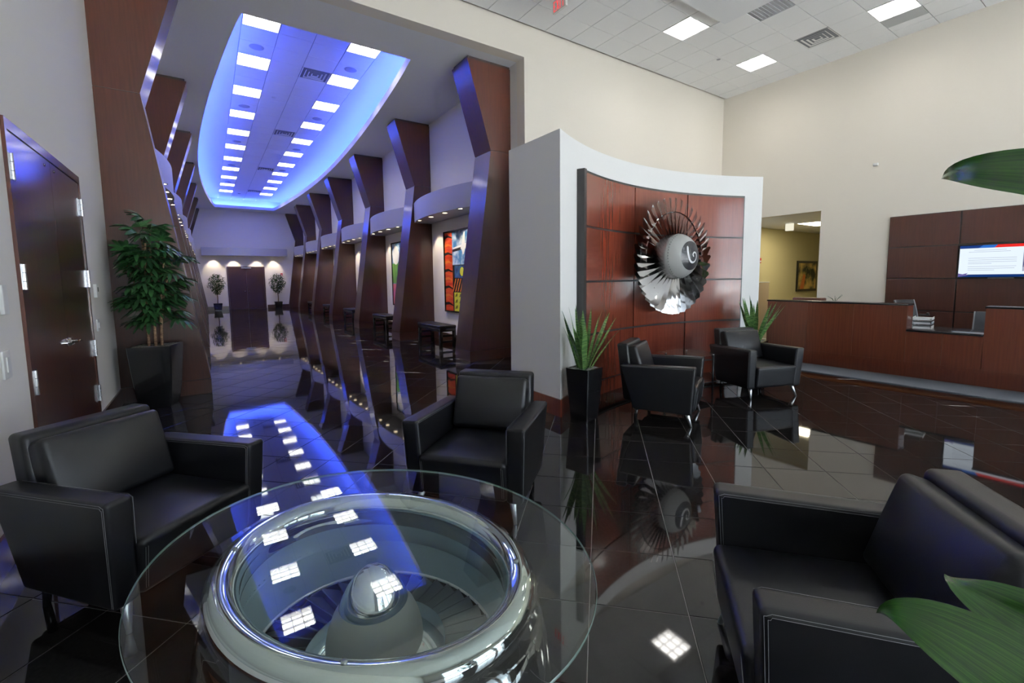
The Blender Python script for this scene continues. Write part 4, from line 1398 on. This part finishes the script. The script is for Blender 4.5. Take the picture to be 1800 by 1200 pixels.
# ------------------------------------------------------------------ hanging exit sign
ex = thing('exit_sign', 'white ceiling exit sign with red letters near the hall opening', 'exit sign', (5.13, 6.09, ZC))
MB().rbox(-.025, .025, -.165, .165, -.245, -.045, .006, 1, 1).build('sign_body', mat('sign_white', (.80, .78, .74), .4), ex)
MB().tube([(0, 0, -.05), (0, 0, 0)], .03, 12).build('canopy', M_plastic, ex, True)
M_exit = emitter('exit_red', (1.0, .05, .06), 1.5)
# read from the door-wall side: text runs from +y (left) to -y (right)
def letter(ch_, u0):
    z0, z1, w_, t_ = -.225, -.070, .055, .014
    m = MB()
    def bar(a, b_, c_, d_):
        m.add([(-.0262, .15-(u0+a), z0+c_), (-.0262, .15-(u0+b_), z0+c_), (-.0262, .15-(u0+b_), z0+d_), (-.0262, .15-(u0+a), z0+d_)], [(0, 1, 2, 3)])
    H_ = z1-z0
    if ch_ == 'E':
        bar(0, t_, 0, H_); bar(0, w_, 0, t_); bar(0, w_, H_-t_, H_); bar(0, w_*.8, H_/2-t_/2, H_/2+t_/2)
    if ch_ == 'I':
        bar(w_/2-t_/2, w_/2+t_/2, 0, H_)
    if ch_ == 'T':
        bar(w_/2-t_/2, w_/2+t_/2, 0, H_); bar(0, w_, H_-t_, H_)
    if ch_ == 'X':
        for p, q in ((0, w_), (w_, 0)):
            s_ = t_*.6
            m.add([(-.0262, .15-(u0+p-s_), z0), (-.0262, .15-(u0+p+s_), z0), (-.0262, .15-(u0+q+s_), z1), (-.0262, .15-(u0+q-s_), z1)], [(0, 1, 2, 3)])
    m.build('letter', M_exit, ex)
for ch_, u in (('E', .012), ('X', .088), ('I', .150), ('T', .222)):
    letter(ch_, u)

# small ceiling fittings
def disc(name, label, cat, loc, r_, m_, group=None):
    t = thing(name, label, cat, loc, 0, group)
    MB().lathe([(0.001, -.006), (r_*.9, -.006), (r_, -.003), (r_, .0)], 28).build('grille_disc', m_, t, True)
    MB().lathe([(r_, -.001), (r_*1.08, -.004), (r_*1.1, 0)], 28).build('rim', M_plastic, t, True)
    return t
M_spk = mat('speaker_grille', (.42, .43, .47), .7)
sp0 = None
for row, c_, nm in ((0, 0, 'door-wall side'), (1, 3, 'artwork side')):
    for k in range(5):
        p = ((GX[c_]+GX[c_+1])/2, tile_y0+TY*(2+6*k+2.5)-.12, ZT)
        lab = 'round ceiling speaker in the hall tray, %s from the lobby on the %s' % (ORD[k], nm)
        if sp0 is None:
            sp0 = disc('ceiling_speaker', lab, 'speaker', p, .13, M_spk, 'round speakers in the hall tray')
        else:
            dup(sp0, p, 0, lab)
d0 = disc('smoke_detector', 'small smoke detector in the middle of the hall tray', 'smoke detector', (1.71, 13.3, ZT), .05, M_plastic)
d1 = disc('sprinkler_cover', 'small round sprinkler cover in the lobby ceiling between two lights', 'sprinkler', (9.45, 5.95, ZC), .04, M_spk)
d2_ = disc('dome_camera', 'small dark dome camera at the far end of the hall tray', 'camera', (1.72, 28.4, ZT), .07, M_frame)

# ------------------------------------------------------------------ broad-leaved plant beside the near armchair
asp = thing('potted_broadleaf_plant', 'tall plant with broad glossy leaves beside the near armchair', 'plant', (1.02, -.42, 0), R(20))
planter(asp, .13, .19, .52, .2)
def leaf_between(base, mid, tip, w_, nrm, fold=.18, seed=1, wave=.012):
    """blade from base over mid to tip (world points), facing nrm; returns (blade mesh builder, uvs)"""
    n, m_ = 22, 9
    B_, M__, T_ = Vector(base), Vector(mid), Vector(tip)
    ctrl = M__*2-(B_+T_)*.5
    rows = []; uvs = []
    for i in range(n+1):
        t = i/n
        p = B_*(1-t)**2+ctrl*2*t*(1-t)+T_*t*t
        d = ((ctrl-B_)*(1-t)+(T_-ctrl)*t).normalized()
        s_ = d.cross(Vector(nrm)).normalized()
        up_ = s_.cross(d).normalized()
        ww = w_*(math.sin(PI*min(1, t**.78*.98+.02))**(.8 if t < .53 else 1.25))*(1-.25*t)
        row = []
        for j in range(m_):
            q = -1+2*j/(m_-1)
            h_ = fold*ww*abs(q)+wave*math.sin(PI*t)*math.sin(5*t+seed+q*1.5)*abs(q)
            row.append(p+s_*(ww*q)+up_*h_)
            uvs.append((t, (q+1)/2))
        rows.append(row)
    return rows, uvs
def add_leaf(root, stem0, base, mid, tip, w_, nrm, seed, fold=.18):
    inv = root_inv
    rows, uvs = leaf_between(base, mid, tip, w_, nrm, fold, seed)
    mb_ = MB().grid([[inv @ p for p in row] for row in rows])
    me = mb_.mesh('leaf', M_broad, True)
    ul = me.uv_layers.new(name='UVMap')
    for lp_ in me.loops:
        ul.data[lp_.index].uv = uvs[lp_.vertex_index]
    o = link('leaf', me, root)
    s0, b0 = Vector(stem0), Vector(base)
    st_ = [inv @ (s0.lerp(b0, k/6)+Vector((0, 0, .10*math.sin(PI*k/6)*.6))) for k in range(7)]
    MB().tube(st_, [.007, .007, .006, .006, .005, .005, .004], 6).build('stalk', M_broad, o, True)
bpy.context.view_layer.update()
root_inv = (Matrix.Translation((1.02, -.42, 0)) @ Matrix.Rotation(R(20), 4, 'Z')).inverted()
S0 = (1.02, -.42, .50)
CEYE = Vector((0, 0, EYE))
def at(x, y, t):
    return CEYE + (fw + rt*((x-900)/F_PX) - up*((y-PY0)/F_PX))*t
toward = -fw
add_leaf(asp, S0, (1.00, -.16, .88), at(1735, 1158, .66), at(1540, 1077, .80), .066, (-.72, -.30, .62), 2)
add_leaf(asp, S0, (1.14, -.10, .97), at(1788, 1082, .76), at(1660, 1008, .88), .054, (-.80, -.30, .52), 5)
add_leaf(asp, S0, (.98, -.22, 1.62), at(1850, 302, .60), at(1655, 316, .78), .043, (-.93, -.22, .12), 8, .10)
for k in range(11):
    a = R(-165+k*17)
    hgt = .95+.75*((k*5) % 7)/6
    bx_, by_ = 1.02+.16*math.cos(a), -.42+.16*math.sin(a)
    tx, ty = 1.02+.52*math.cos(a), -.42+.52*math.sin(a)
    add_leaf(asp, S0, (bx_, by_, hgt-.25), (1.02+.33*math.cos(a), -.42+.33*math.sin(a), hgt+.06), (tx, ty, hgt-.08), .07, (0, 0, 1), k)
